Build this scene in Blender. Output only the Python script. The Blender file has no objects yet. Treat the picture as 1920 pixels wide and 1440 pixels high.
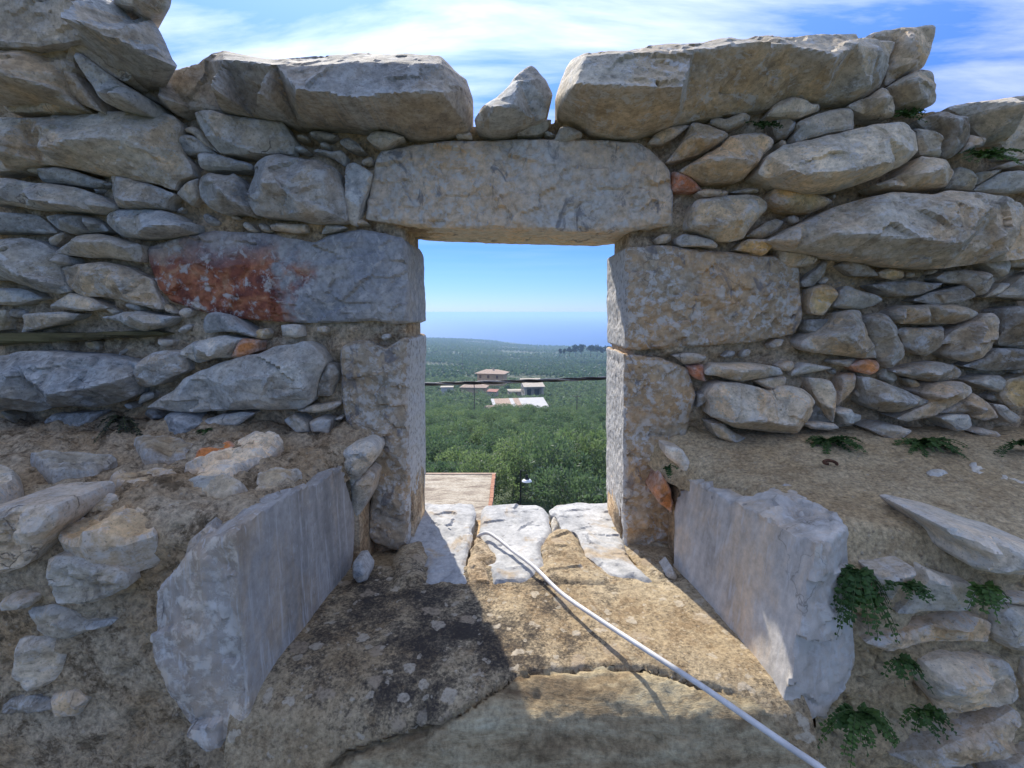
import bpy, bmesh, math, random
import numpy as np
from mathutils import Vector, Matrix
from mathutils.geometry import delaunay_2d_cdt

random.seed(7)
RNG = np.random.default_rng(11)
SC = bpy.context.scene
COL = SC.collection
R = math.radians

# ------------------------------------------------------------------ camera
FPX = 950.0                       # focal length in photo pixels (1920 wide)
PITCH = math.atan(135.0 / FPX)    # horizon sits 135 px above the picture centre
cam_d = bpy.data.cameras.new('camera')
cam_d.sensor_width = 36.0
cam_d.lens = 36.0 * FPX / 1920.0
cam_d.clip_start = 0.02
cam_d.clip_end = 200000.0
cam = bpy.data.objects.new('camera', cam_d)
COL.objects.link(cam)
cam.location = (0, 0, 0)
cam.rotation_euler = (math.pi / 2 - PITCH, 0, 0)
SC.camera = cam

# ------------------------------------------------------------------ sky, sun, exposure
SUN_EL, SUN_AZ = R(43.0), R(-20.0)          # ahead of the camera, a little to the left
world = bpy.data.worlds.new('World')
SC.world = world
world.use_nodes = True
wn, wl = world.node_tree.nodes, world.node_tree.links
wn.clear()
w_out = wn.new('ShaderNodeOutputWorld')
w_bg = wn.new('ShaderNodeBackground')
w_sky = wn.new('ShaderNodeTexSky')
w_sky.sky_type = 'NISHITA'
w_sky.sun_disc = False
w_sky.sun_elevation = SUN_EL
w_sky.sun_rotation = SUN_AZ
w_sky.altitude = 100.0
w_sky.air_density = 1.0
w_sky.dust_density = 0.25
w_sky.ozone_density = 2.0
w_bg.inputs['Strength'].default_value = 0.15
w_tc = wn.new('ShaderNodeTexCoord')
w_sep = wn.new('ShaderNodeSeparateXYZ')
wl.new(w_tc.outputs['Generated'], w_sep.inputs[0])


def wmath(op, a, b=None):
    n = wn.new('ShaderNodeMath')
    n.operation = op
    for i, v in enumerate((a, b)):
        if v is None:
            continue
        if isinstance(v, (int, float)):
            n.inputs[i].default_value = v
        else:
            wl.new(v, n.inputs[i])
    return n.outputs[0]


def wramp(fac, stops):
    n = wn.new('ShaderNodeValToRGB')
    e = n.color_ramp.elements
    while len(e) < len(stops):
        e.new(0.5)
    for k, (p, c) in enumerate(stops):
        e[k].position = p
        e[k].color = (c, c, c, 1) if isinstance(c, (int, float)) else tuple(c) + (1,)
    wl.new(fac, n.inputs[0])
    return n.outputs[0]


zc = wmath('MAXIMUM', wmath('ADD', w_sep.outputs['Z'], 0.06), 0.03)
px_ = wmath('DIVIDE', w_sep.outputs['X'], zc)
py_ = wmath('DIVIDE', w_sep.outputs['Y'], zc)
w_cmb = wn.new('ShaderNodeCombineXYZ')
wl.new(px_, w_cmb.inputs[0])
wl.new(py_, w_cmb.inputs[1])
w_map = wn.new('ShaderNodeMapping')
w_map.inputs['Rotation'].default_value = (0, 0, R(18))
w_map.inputs['Scale'].default_value = (0.7, 2.2, 1)
w_map.inputs['Location'].default_value = (8.1, -3.0, 0)
wl.new(w_cmb.outputs[0], w_map.inputs[0])
w_no = wn.new('ShaderNodeTexNoise')
w_no.inputs['Scale'].default_value = 1.0
w_no.inputs['Detail'].default_value = 9.0
w_no.inputs['Roughness'].default_value = 0.58
w_no.inputs['Distortion'].default_value = 0.35
wl.new(w_map.outputs[0], w_no.inputs['Vector'])
cloud = wramp(w_no.outputs[0], [(0.42, 0.0), (0.55, 0.5), (0.68, 1.0)])
cfade = wramp(w_sep.outputs['Z'], [(0.06, 0.0), (0.17, 0.12), (0.42, 1.0)])
cfac = wmath('MULTIPLY', wmath('MULTIPLY', cloud, cfade), 0.40)
w_tint = wn.new('ShaderNodeMix')
w_tint.data_type = 'RGBA'
w_tint.blend_type = 'MULTIPLY'
w_tint.inputs[0].default_value = 1.0
wl.new(wramp(w_sep.outputs['Z'], [(0.0, (0.118, 0.175, 0.345)), (0.04, (0.098, 0.158, 0.32)), (0.12, (0.078, 0.142, 0.29)), (0.30, (0.12, 0.20, 0.36)), (0.5, (0.26, 0.34, 0.48)), (0.8, (0.58, 0.62, 0.70))]), w_tint.inputs[7])
wl.new(w_sky.outputs[0], w_tint.inputs[6])
w_mix = wn.new('ShaderNodeMix')
w_mix.data_type = 'RGBA'
wl.new(cfac, w_mix.inputs[0])
wl.new(w_tint.outputs[2], w_mix.inputs[6])
w_mix.inputs[7].default_value = (6.0, 5.75, 5.45, 1)
wl.new(w_mix.outputs[2], w_bg.inputs['Color'])
wl.new(w_bg.outputs[0], w_out.inputs[0])

sun_d = bpy.data.lights.new('sun', 'SUN')
sun_d.energy = 2.0
sun_d.angle = R(0.6)
sun_d.color = (1.0, 0.95, 0.86)
sun = bpy.data.objects.new('sun', sun_d)
COL.objects.link(sun)
sdir = Vector((math.sin(SUN_AZ) * math.cos(SUN_EL), math.cos(SUN_AZ) * math.cos(SUN_EL), math.sin(SUN_EL)))
sun.rotation_euler = sdir.to_track_quat('Z', 'Y').to_euler()
sun.location = (-10, 30, 40)

SC.view_settings.view_transform = 'Standard'
SC.view_settings.look = 'None'
SC.view_settings.gamma = 1.0
SC.view_settings.use_curve_mapping = False
SC.view_settings.exposure = 1.72
SC.render.engine = 'CYCLES'
SC.cycles.use_denoising = True
SC.cycles.max_bounces = 6
SC.cycles.diffuse_bounces = 4
SC.cycles.volume_bounces = 1
SC.cycles.transparent_max_bounces = 4

# ------------------------------------------------------------------ geometry helpers
CP, SP = math.cos(PITCH), math.sin(PITCH)


def ray(u, v):
    dx, dy = (u - 960.0) / FPX, (720.0 - v) / FPX
    return np.array([dx, CP + dy * SP, -SP + dy * CP])


def at_y(u, v, y):
    r = ray(u, v)
    return r * (y / r[1])


def at_z(u, v, z):
    r = ray(u, v)
    return r * (z / r[2])


def at_plane(u, v, o, n):
    r = ray(u, v)
    return r * (np.dot(o, n) / np.dot(r, n))


def _hash(ix, iy, iz):
    h = (ix.astype(np.int64) * 374761393 + iy.astype(np.int64) * 668265263 + iz.astype(np.int64) * 2147483647) & 0xFFFFFFFF
    h = ((h ^ (h >> 13)) * 1274126177) & 0xFFFFFFFF
    h = (h ^ (h >> 16)) & 0xFFFFFFFF
    return h.astype(np.float64) / 4294967295.0


def vnoise(p):
    """value noise in -1..1 for an (n,3) array"""
    i = np.floor(p).astype(np.int64)
    f = p - i
    f = f * f * (3 - 2 * f)
    r = 0
    for a in (0, 1):
        for b in (0, 1):
            for c in (0, 1):
                w = (f[:, 0] if a else 1 - f[:, 0]) * (f[:, 1] if b else 1 - f[:, 1]) * (f[:, 2] if c else 1 - f[:, 2])
                r = r + w * _hash(i[:, 0] + a, i[:, 1] + b, i[:, 2] + c)
    return r * 2 - 1


def fbm(p, scale, octaves=3, gain=0.5, seed=0.0):
    q = np.asarray(p, float) * scale + seed
    amp, tot, out = 1.0, 0.0, 0
    for k in range(octaves):
        out = out + amp * vnoise(q)
        tot += amp
        q = q * 2.03 + 17.3
        amp *= gain
    return out / tot


def link(o, parent=None):
    COL.objects.link(o)
    if parent is not None:
        o.parent = parent
    return o


def empty(name, loc, label=None, cat=None, group=None):
    o = bpy.data.objects.new(name, None)
    o.empty_display_size = 0.1
    COL.objects.link(o)
    o.location = loc
    tag(o, label, cat, group)
    return o


def tag(o, label=None, cat=None, group=None, kind=None):
    if label:
        o['label'] = label
    if cat:
        o['category'] = cat
    if group:
        o['group'] = group
    if kind:
        o['kind'] = kind
    return o


def mesh_np(name, V, F, mat, smooth=True):
    """mesh from numpy verts and a list / array of faces"""
    me = bpy.data.meshes.new(name)
    V = np.asarray(V, np.float32)
    if isinstance(F, np.ndarray):
        k = F.shape[1]
        me.vertices.add(len(V))
        me.vertices.foreach_set('co', V.ravel())
        me.loops.add(F.size)
        me.loops.foreach_set('vertex_index', F.astype(np.int32).ravel())
        me.polygons.add(len(F))
        me.polygons.foreach_set('loop_start', np.arange(0, F.size, k, dtype=np.int32))
        me.polygons.foreach_set('loop_total', np.full(len(F), k, np.int32))
        me.update(calc_edges=True)
    else:
        me.from_pydata(V.tolist(), [], F)
        me.update()
    me.materials.append(mat)
    if smooth:
        me.polygons.foreach_set('use_smooth', np.ones(len(me.polygons), bool))
    return me


def obj_world(name, V, F, mat, parent=None, smooth=True, color=None, sharp=None, facet=None):
    """object whose vertices are given in world space; its origin goes to their centre"""
    V = np.asarray(V, float)
    c = V.mean(axis=0)
    me = mesh_np(name, V - c, F, mat, smooth)
    if sharp is not None:
        me.set_sharp_from_angle(angle=R(sharp))
    if facet is not None:
        at_ = me.attributes.new('facet', 'FLOAT_VECTOR', 'FACE')
        full = np.full((len(me.polygons), 3), 0.5, np.float32)
        full[:len(facet)] = facet
        at_.data.foreach_set('vector', full.ravel())
    o = bpy.data.objects.new(name, me)
    link(o, parent)
    pl = np.array(parent.location) if parent is not None else np.zeros(3)
    if parent is not None and parent.parent is not None:
        pl = pl + np.array(parent.parent.location)
    o.location = c - pl
    if color is not None:
        o.color = color
    return o


def box_vf(x0, x1, y0, y1, z0, z1):
    V = [(x0, y0, z0), (x1, y0, z0), (x1, y1, z0), (x0, y1, z0), (x0, y0, z1), (x1, y0, z1), (x1, y1, z1), (x0, y1, z1)]
    F = [(0, 3, 2, 1), (4, 5, 6, 7), (0, 1, 5, 4), (1, 2, 6, 5), (2, 3, 7, 6), (3, 0, 4, 7)]
    return V, F


def join_vf(parts):
    V, F = [], []
    for v, f in parts:
        b = len(V)
        V += [tuple(p) for p in v]
        F += [tuple(i + b for i in q) for q in f]
    return V, F


def tube_vf(pts, rad, seg=8, caps=True):
    pts = [Vector(p) for p in pts]
    V, F = [], []
    up = Vector((0.13, 0.21, 0.97)).normalized()
    for i, p in enumerate(pts):
        t = (pts[min(i + 1, len(pts) - 1)] - pts[max(i - 1, 0)]).normalized()
        a = t.cross(up)
        if a.length < 1e-3:
            a = t.cross(Vector((1, 0, 0)))
        a.normalize()
        b = t.cross(a)
        r = rad[i] if isinstance(rad, (list, tuple)) else rad
        for k in range(seg):
            an = 2 * math.pi * k / seg
            V.append(tuple(p + a * math.cos(an) * r + b * math.sin(an) * r))
    n = len(pts)
    for i in range(n - 1):
        for k in range(seg):
            k2 = (k + 1) % seg
            F.append((i * seg + k, i * seg + k2, (i + 1) * seg + k2, (i + 1) * seg + k))
    if caps:
        F.append(tuple(range(seg))[::-1])
        F.append(tuple((n - 1) * seg + k for k in range(seg)))
    return V, F


def spline(pts, n):
    """Catmull-Rom through the points, n samples per span"""
    P = [np.array(p, float) for p in pts]
    P = [2 * P[0] - P[1]] + P + [2 * P[-1] - P[-2]]
    out = []
    for i in range(1, len(P) - 2):
        for k in range(n):
            t = k / n
            a, b, c, d = P[i - 1], P[i], P[i + 1], P[i + 2]
            out.append(0.5 * (2 * b + (c - a) * t + (2 * a - 5 * b + 4 * c - d) * t * t + (3 * b - a - 3 * c + d) * t ** 3))
    out.append(P[-2])
    return out


def seg_dist(P, poly, closed=True):
    d = np.full(len(P), 1e9)
    n = len(poly)
    for i in range(n if closed else n - 1):
        a, b = poly[i], poly[(i + 1) % n]
        ab = b - a
        t = np.clip(((P - a) @ ab) / max(ab @ ab, 1e-12), 0, 1)
        d = np.minimum(d, np.linalg.norm(P - (a + t[:, None] * ab), axis=1))
    return d


def inside(P, poly):
    r = np.zeros(len(P), bool)
    n = len(poly)
    for i in range(n):
        a, b = poly[i], poly[(i + 1) % n]
        c = (a[1] > P[:, 1]) != (b[1] > P[:, 1])
        with np.errstate(divide='ignore', invalid='ignore'):
            xi = (b[0] - a[0]) * (P[:, 1] - a[1]) / (b[1] - a[1]) + a[0]
        r ^= c & (P[:, 0] < xi)
    return r


# ------------------------------------------------------------------ material helpers
class NT:
    def __init__(self, name):
        self.m = bpy.data.materials.new(name)
        self.m.use_nodes = True
        self.n, self.l = self.m.node_tree.nodes, self.m.node_tree.links
        self.bsdf = self.n['Principled BSDF']
        self.out = self.n['Material Output']
        self.bsdf.inputs['Roughness'].default_value = 0.9
        self.bsdf.inputs['Specular IOR Level'].default_value = 0.25
        self._pos = None

    def new(self, t):
        return self.n.new('ShaderNode' + t)

    def put(self, sock, v):
        if isinstance(v, (int, float)):
            sock.default_value = v
        elif isinstance(v, (tuple, list)):
            sock.default_value = tuple(v) + ((1,) if len(v) == 3 and len(sock.default_value) == 4 else ())
        else:
            self.l.new(v, sock)

    def pos(self, jitter=True):
        if self._pos is None:
            g = self.new('NewGeometry').outputs['Position']
            if jitter:
                oi = self.new('ObjectInfo').outputs['Random']
                mu = self.math('MULTIPLY', oi, 37.0)
                va = self.new('VectorMath')
                va.operation = 'ADD'
                self.l.new(g, va.inputs[0])
                self.l.new(mu, va.inputs[1])
                g = va.outputs[0]
            self._pos = g
        return self._pos

    def raw_pos(self):
        return self.new('NewGeometry').outputs['Position']

    def math(self, op, a, b=0.0, clamp=False):
        n = self.new('Math')
        n.operation = op
        n.use_clamp = clamp
        self.put(n.inputs[0], a)
        self.put(n.inputs[1], b)
        return n.outputs[0]

    def mapping(self, vec, scale=(1, 1, 1), rot=(0, 0, 0), loc=(0, 0, 0)):
        n = self.new('Mapping')
        n.inputs['Scale'].default_value = scale
        n.inputs['Rotation'].default_value = rot
        n.inputs['Location'].default_value = loc
        self.l.new(vec, n.inputs[0])
        return n.outputs[0]

    def noise(self, scale, detail=4, rough=0.55, dist=0.0, vec=None):
        n = self.new('TexNoise')
        n.inputs['Scale'].default_value = scale
        n.inputs['Detail'].default_value = detail
        n.inputs['Roughness'].default_value = rough
        n.inputs['Distortion'].default_value = dist
        self.l.new(vec if vec is not None else self.pos(), n.inputs['Vector'])
        return n.outputs[0]

    def voro(self, scale, feature='F1', out='Distance', vec=None, rand=1.0):
        n = self.new('TexVoronoi')
        n.feature = feature
        n.inputs['Scale'].default_value = scale
        n.inputs['Randomness'].default_value = rand
        self.l.new(vec if vec is not None else self.pos(), n.inputs['Vector'])
        return n.outputs[out]

    def ramp(self, fac, stops, interp='LINEAR'):
        n = self.new('ValToRGB')
        n.color_ramp.interpolation = interp
        e = n.color_ramp.elements
        while len(e) < len(stops):
            e.new(0.5)
        for k, (p, c) in enumerate(stops):
            e[k].position = p
            e[k].color = (c, c, c, 1) if isinstance(c, (int, float)) else tuple(c) + (1,)
        self.put(n.inputs[0], fac)
        return n.outputs[0]

    def mix(self, fac, a, b, blend='MIX'):
        n = self.new('Mix')
        n.data_type = 'RGBA'
        n.blend_type = blend
        self.put(n.inputs[0], fac)
        self.put(n.inputs[6], a)
        self.put(n.inputs[7], b)
        return n.outputs[2]

    def bump(self, height, strength=0.5, distance=0.004, normal=None):
        n = self.new('Bump')
        n.inputs['Strength'].default_value = strength
        n.inputs['Distance'].default_value = distance
        self.put(n.inputs['Height'], height)
        if normal is not None:
            self.l.new(normal, n.inputs['Normal'])
        return n.outputs[0]

    def done(self, color, normal=None, rough=None):
        self.put(self.bsdf.inputs['Base Color'], color)
        if normal is not None:
            self.l.new(normal, self.bsdf.inputs['Normal'])
        if rough is not None:
            self.put(self.bsdf.inputs['Roughness'], rough)
        return self.m


def cracks(t, scale, width, loc=(0, 0, 0)):
    """thin wandering dark cracks"""
    nz = t.new('TexNoise')
    nz.inputs['Scale'].default_value = scale * 1.6
    nz.inputs['Detail'].default_value = 6.0
    t.l.new(t.pos(), nz.inputs['Vector'])
    sc = t.new('VectorMath')
    sc.operation = 'SCALE'
    sc.inputs['Scale'].default_value = 1.1 / scale
    t.l.new(nz.outputs['Color'], sc.inputs[0])
    ad = t.new('VectorMath')
    ad.operation = 'ADD'
    t.l.new(t.pos(), ad.inputs[0])
    t.l.new(sc.outputs[0], ad.inputs[1])
    e = t.voro(scale, 'DISTANCE_TO_EDGE', 'Distance', t.mapping(ad.outputs[0], loc=loc))
    on = t.ramp(t.noise(scale * 0.7, 3, 0.5, 0, t.mapping(t.pos(), loc=(6, 2, 8))), [(0.56, 0.0), (0.64, 0.8)])
    return t.math('MULTIPLY', t.ramp(e, [(0.0, 1.0), (width, 0.0)]), on)


def mat_stone():
    """limestone: the object colour is the tint, its alpha the amount of pale scuffing"""
    t = NT('limestone')
    oi = t.new('ObjectInfo')
    tint, amt = oi.outputs['Color'], oi.outputs['Alpha']
    fa = t.new('Attribute')
    fa.attribute_name = 'facet'
    fs = t.new('SeparateXYZ')
    t.l.new(fa.outputs['Vector'], fs.inputs[0])
    # every broken face has its own patina, grey to tan
    cool, warm = t.mix(1.0, tint, (0.88, 0.95, 1.04), 'MULTIPLY'), t.mix(1.0, tint, (1.20, 1.02, 0.80), 'MULTIPLY')
    big = t.noise(8.0, 5, 0.6, 0.3)
    pat = t.math('ADD', t.math('MULTIPLY', fs.outputs[0], 0.75), t.math('MULTIPLY', t.math('SUBTRACT', big, 0.5), 1.6), True)
    col = t.mix(pat, cool, warm)
    col = t.mix(1.0, col, t.ramp(fs.outputs[1], [(0.0, 0.84), (1.0, 1.14)]), 'MULTIPLY')
    lay = t.noise(22.0, 9, 0.7, 0.35, t.mapping(t.pos(), (0.8, 1, 1.3), (0, R(20), 0)))
    col = t.mix(1.0, col, t.ramp(lay, [(0.30, 0.62), (0.5, 1.0), (0.70, 1.36)]), 'MULTIPLY')
    fine = t.noise(85.0, 8, 0.72)
    col = t.mix(1.0, col, t.ramp(fine, [(0.30, 0.66), (0.5, 1.0), (0.70, 1.32)]), 'MULTIPLY')
    # dark weather stains and pale scuffs with an edge of their own
    st = t.noise(12.0, 8, 0.68, 0.4, t.mapping(t.pos(), (1, 1, 1), (0, 0, 0), (4, 9, 2)))
    col = t.mix(t.ramp(st, [(0.57, 0.0), (0.63, 0.6)]), col, t.mix(1.0, col, (0.50, 0.52, 0.56), 'MULTIPLY'))
    sc = t.noise(30.0, 10, 0.74, 0.4, t.mapping(t.pos(), (1, 1, 1.2), (0, 0, 0), (1, 5, 7)))
    scm = t.math('MULTIPLY', t.ramp(sc, [(0.53, 0.0), (0.60, 1.0)]), amt)
    col = t.mix(scm, col, (0.60, 0.58, 0.54))
    # worn arrises
    pt = t.new('NewGeometry').outputs['Pointiness']
    col = t.mix(t.math('MULTIPLY', t.ramp(pt, [(0.515, 0.0), (0.60, 0.8)]), t.ramp(fine, [(0.4, 0.3), (0.6, 1.0)])), col, (0.58, 0.565, 0.535))
    spk = t.noise(210.0, 3, 0.5)
    col = t.mix(t.ramp(spk, [(0.60, 0.0), (0.70, 0.6)]), col, t.mix(1.0, col, (0.35, 0.36, 0.38), 'MULTIPLY'))
    ck = cracks(t, 6.0, 0.010)
    col = t.mix(t.math('MULTIPLY', ck, 0.85), col, (0.045, 0.042, 0.040))
    h = t.math('ADD', t.math('MULTIPLY', lay, 1.1), t.math('MULTIPLY', t.noise(120.0, 9, 0.72), 0.55))
    h = t.math('ADD', h, t.math('MULTIPLY', scm, 0.18))
    h = t.math('SUBTRACT', h, t.math('MULTIPLY', ck, 0.9))
    return t.done(col, t.bump(h, 0.6, 0.006), 0.82)


def mat_dressed():
    """hammer-dressed window stones: pitted, pale tool marks over grey"""
    t = NT('dressed_limestone')
    oi = t.new('ObjectInfo')
    tint, amt = t.mix(1.0, oi.outputs['Color'], (0.70, 0.70, 0.71), 'MULTIPLY'), oi.outputs['Alpha']
    big = t.noise(6.0, 4, 0.6, 0.8)
    col = t.mix(t.ramp(big, [(0.40, 0.0), (0.62, 0.85)]), tint, t.mix(1.0, tint, (1.30, 1.05, 0.78), 'MULTIPLY'))
    fine = t.noise(60.0, 8, 0.7)
    col = t.mix(1.0, col, t.ramp(fine, [(0.28, 0.55), (0.5, 1.0), (0.75, 1.4)]), 'MULTIPLY')
    pk = t.noise(55.0, 8, 0.68, 0.25)
    area = t.ramp(t.noise(9.0, 4, 0.6, 0.9, t.mapping(t.pos(), loc=(2, 8, 1))), [(0.38, 0.25), (0.52, 1.0)])
    pm = t.math('MULTIPLY', t.math('MULTIPLY', 0.62, amt), t.math('MULTIPLY', t.ramp(pk, [(0.49, 0.0), (0.56, 1.0)]), area))
    col = t.mix(pm, col, (0.66, 0.63, 0.57))
    dk = t.noise(15.0, 6, 0.62, 1.0, t.mapping(t.pos(), (1.4, 1, 0.8), loc=(5, 1, 3)))
    col = t.mix(t.ramp(dk, [(0.585, 0.0), (0.65, 0.65)]), col, (0.12, 0.12, 0.13))
    ck = cracks(t, 7.0, 0.012)
    col = t.mix(t.math('MULTIPLY', ck, 0.8), col, (0.05, 0.046, 0.042))
    # the reveals were hammered smooth and stayed paler than the weathered faces
    ns = t.new('SeparateXYZ')
    t.l.new(t.new('NewGeometry').outputs['Normal'], ns.inputs[0])
    rv = t.ramp(t.math('ABSOLUTE', ns.outputs['X']), [(0.70, 0.0), (0.90, 0.85)])
    hp = t.noise(95.0, 4, 0.6)
    col = t.mix(rv, col, t.ramp(hp, [(0.36, (0.25, 0.235, 0.21)), (0.48, (0.50, 0.485, 0.455)), (0.65, (0.58, 0.57, 0.54))]))
    pit = t.voro(75.0, 'SMOOTH_F1')
    h = t.math('ADD', t.math('MULTIPLY', pit, 0.7), t.math('MULTIPLY', t.noise(24.0, 8, 0.66, 0.6), 1.4))
    h = t.math('ADD', h, t.math('MULTIPLY', pm, 0.25))
    return t.done(col, t.bump(h, 0.7, 0.007), 0.85)


def mat_red_quoin():
    t = NT('red_stained_limestone')
    grey = t.mix(t.ramp(t.noise(9.0, 5, 0.6, 0.6), [(0.4, 0), (0.65, 1)]), (0.31, 0.305, 0.30), (0.43, 0.385, 0.325))
    red = t.ramp(t.noise(18.0, 7, 0.62, 0.8), [(0.34, (0.15, 0.055, 0.042)), (0.46, (0.26, 0.085, 0.05)), (0.57, (0.40, 0.155, 0.075)), (0.68, (0.50, 0.29, 0.165))])
    x = t.new('SeparateXYZ')
    t.l.new(t.raw_pos(), x.inputs[0])
    wob = t.math('MULTIPLY', t.math('SUBTRACT', t.noise(13.0, 6, 0.62), 0.5), 0.55)
    xm = t.ramp(t.math('ADD', t.math('MULTIPLY', t.math('ADD', x.outputs['X'], 0.90), 1.6), wob), [(0.58, 1.0), (0.66, 0.0)])
    zm = t.ramp(t.math('ADD', t.math('MULTIPLY', t.math('SUBTRACT', 0.19, x.outputs['Z']), 4.2), wob), [(0.13, 0.15), (0.36, 1.0)])
    m = t.math('MULTIPLY', xm, zm)
    col = t.mix(m, grey, red)
    fine = t.noise(70.0, 8, 0.7)
    col = t.mix(1.0, col, t.ramp(fine, [(0.3, 0.6), (0.5, 1.0), (0.75, 1.4)]), 'MULTIPLY')
    sc = t.noise(30.0, 10, 0.74, 0.4)
    scm = t.ramp(sc, [(0.53, 0.0), (0.60, 0.85)])
    col = t.mix(scm, col, (0.55, 0.51, 0.46))
    h = t.math('ADD', t.noise(26.0, 9, 0.68, 0.8), t.math('MULTIPLY', scm, 0.2))
    return t.done(col, t.bump(h, 0.65, 0.007), 0.85)


def mat_hammered():
    """smooth split faces of the two embrasure blocks"""
    t = NT('split_grey_limestone')
    oi = t.new('ObjectInfo')
    tint = oi.outputs['Color']
    st = t.noise(9.0, 7, 0.6, 0.4, t.mapping(t.pos(), (2.2, 1.4, 0.22), (0, R(5), 0)))
    col = t.mix(1.0, tint, t.ramp(st, [(0.30, 0.58), (0.48, 0.95), (0.62, 1.15), (0.74, 1.5)]), 'MULTIPLY')
    col = t.mix(1.0, col, t.ramp(t.noise(55.0, 8, 0.7), [(0.3, 0.78), (0.5, 1.0), (0.74, 1.25)]), 'MULTIPLY')
    geo = t.new('SeparateXYZ')
    g = t.new('NewGeometry')
    t.l.new(g.outputs['Normal'], geo.inputs[0])
    front = t.ramp(t.math('MULTIPLY', geo.outputs['Y'], -1.0), [(0.45, 0.0), (0.8, 1.0)])
    pk = t.ramp(t.noise(38.0, 8, 0.70, 0.3), [(0.47, 0.0), (0.56, 0.9)])
    ar = t.ramp(t.noise(8.0, 3, 0.5), [(0.36, 0.15), (0.52, 1.0)])
    fm = t.math('MULTIPLY', t.math('MULTIPLY', pk, ar), front)
    col = t.mix(t.math('MULTIPLY', front, 0.45), col, t.mix(1.0, tint, (0.95, 0.84, 0.74), 'MULTIPLY'))
    col = t.mix(fm, col, (0.56, 0.52, 0.46))
    sta = t.noise(6.0, 8, 0.7, 0.3, t.mapping(t.pos(), (1, 1, 0.6), loc=(9, 4, 2)))
    col = t.mix(t.ramp(sta, [(0.50, 0.0), (0.64, 0.7)]), col, t.mix(1.0, col, (1.25, 1.02, 0.76), 'MULTIPLY'))
    col = t.mix(t.ramp(sta, [(0.30, 0.7), (0.42, 0.0)]), col, t.mix(1.0, col, (0.62, 0.62, 0.64), 'MULTIPLY'))
    scr = t.noise(70.0, 5, 0.6, 0.1, t.mapping(t.pos(), (1.6, 1.2, 0.10), (0, R(4), 0)))
    col = t.mix(t.ramp(scr, [(0.56, 0.0), (0.68, 0.55)]), col, (0.60, 0.59, 0.57))
    ck = cracks(t, 5.0, 0.008)
    col = t.mix(t.math('MULTIPLY', ck, 0.8), col, (0.06, 0.055, 0.05))
    dots = t.voro(11.0)
    col = t.mix(t.ramp(dots, [(0.04, 0.5), (0.06, 0.0)]), col, (0.09, 0.09, 0.095))
    fleck = t.noise(150.0, 2, 0.5, 0, t.mapping(t.pos(), (1, 1, 0.5)))
    col = t.mix(t.ramp(fleck, [(0.63, 0.0), (0.74, 0.35)]), col, (0.52, 0.53, 0.54))
    h = t.math('ADD', t.math('MULTIPLY', st, 0.5), t.math('MULTIPLY', t.noise(110.0, 8, 0.7), 0.4))
    h = t.math('ADD', h, t.math('MULTIPLY', fm, 0.4))
    return t.done(col, t.bump(h, 0.45, 0.005), 0.8)


def mortar_nodes(name, base, light, dark, lichen=0.0, coarse=1.0):
    t = NT(name)
    t.pos(jitter=False)
    big = t.noise(5.5, 5, 0.6, 0.7)
    col = t.mix(t.ramp(big, [(0.36, 0.0), (0.64, 1.0)]), base, light)
    mid = t.math('ADD', t.noise(17.0, 9, 0.74, 0.2), t.math('MULTIPLY', t.math('SUBTRACT', t.noise(150.0, 5, 0.7), 0.5), 0.35))
    col = t.mix(t.ramp(mid, [(0.50, 0.0), (0.60, 0.8)]), col, dark)
    gr = t.noise(125.0 * coarse, 6, 0.72)
    col = t.mix(1.0, col, t.ramp(gr, [(0.30, 0.42), (0.48, 0.95), (0.70, 1.55)]), 'MULTIPLY')
    cell = t.new('TexVoronoi')
    cell.inputs['Scale'].default_value = 130.0 * coarse
    t.l.new(t.pos(), cell.inputs['Vector'])
    peb = t.ramp(cell.outputs['Distance'], [(0.22, 1.0), (0.40, 0.0)])
    pc = t.new('SeparateXYZ')
    t.l.new(cell.outputs['Color'], pc.inputs[0])
    pm = t.math('MULTIPLY', peb, t.ramp(pc.outputs[0], [(0.70, 0.0), (0.74, 0.7)]))
    col = t.mix(pm, col, t.ramp(pc.outputs[1], [(0.0, (0.16, 0.12, 0.085)), (0.5, (0.40, 0.31, 0.20)), (1.0, (0.47, 0.39, 0.29))]))
    return t, col, gr, mid, peb


def mat_mortar(name, base, light, dark, coarse=1.0, strength=0.8):
    t, col, gr, mid, peb = mortar_nodes(name, base, light, dark, coarse=coarse)
    h = t.math('ADD', t.math('MULTIPLY', gr, 0.9), t.math('MULTIPLY', t.noise(38.0, 6, 0.65), 0.9))
    h = t.math('ADD', h, t.math('MULTIPLY', peb, 0.18))
    return t.done(col, t.bump(h, strength, 0.007), 0.95)


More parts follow.
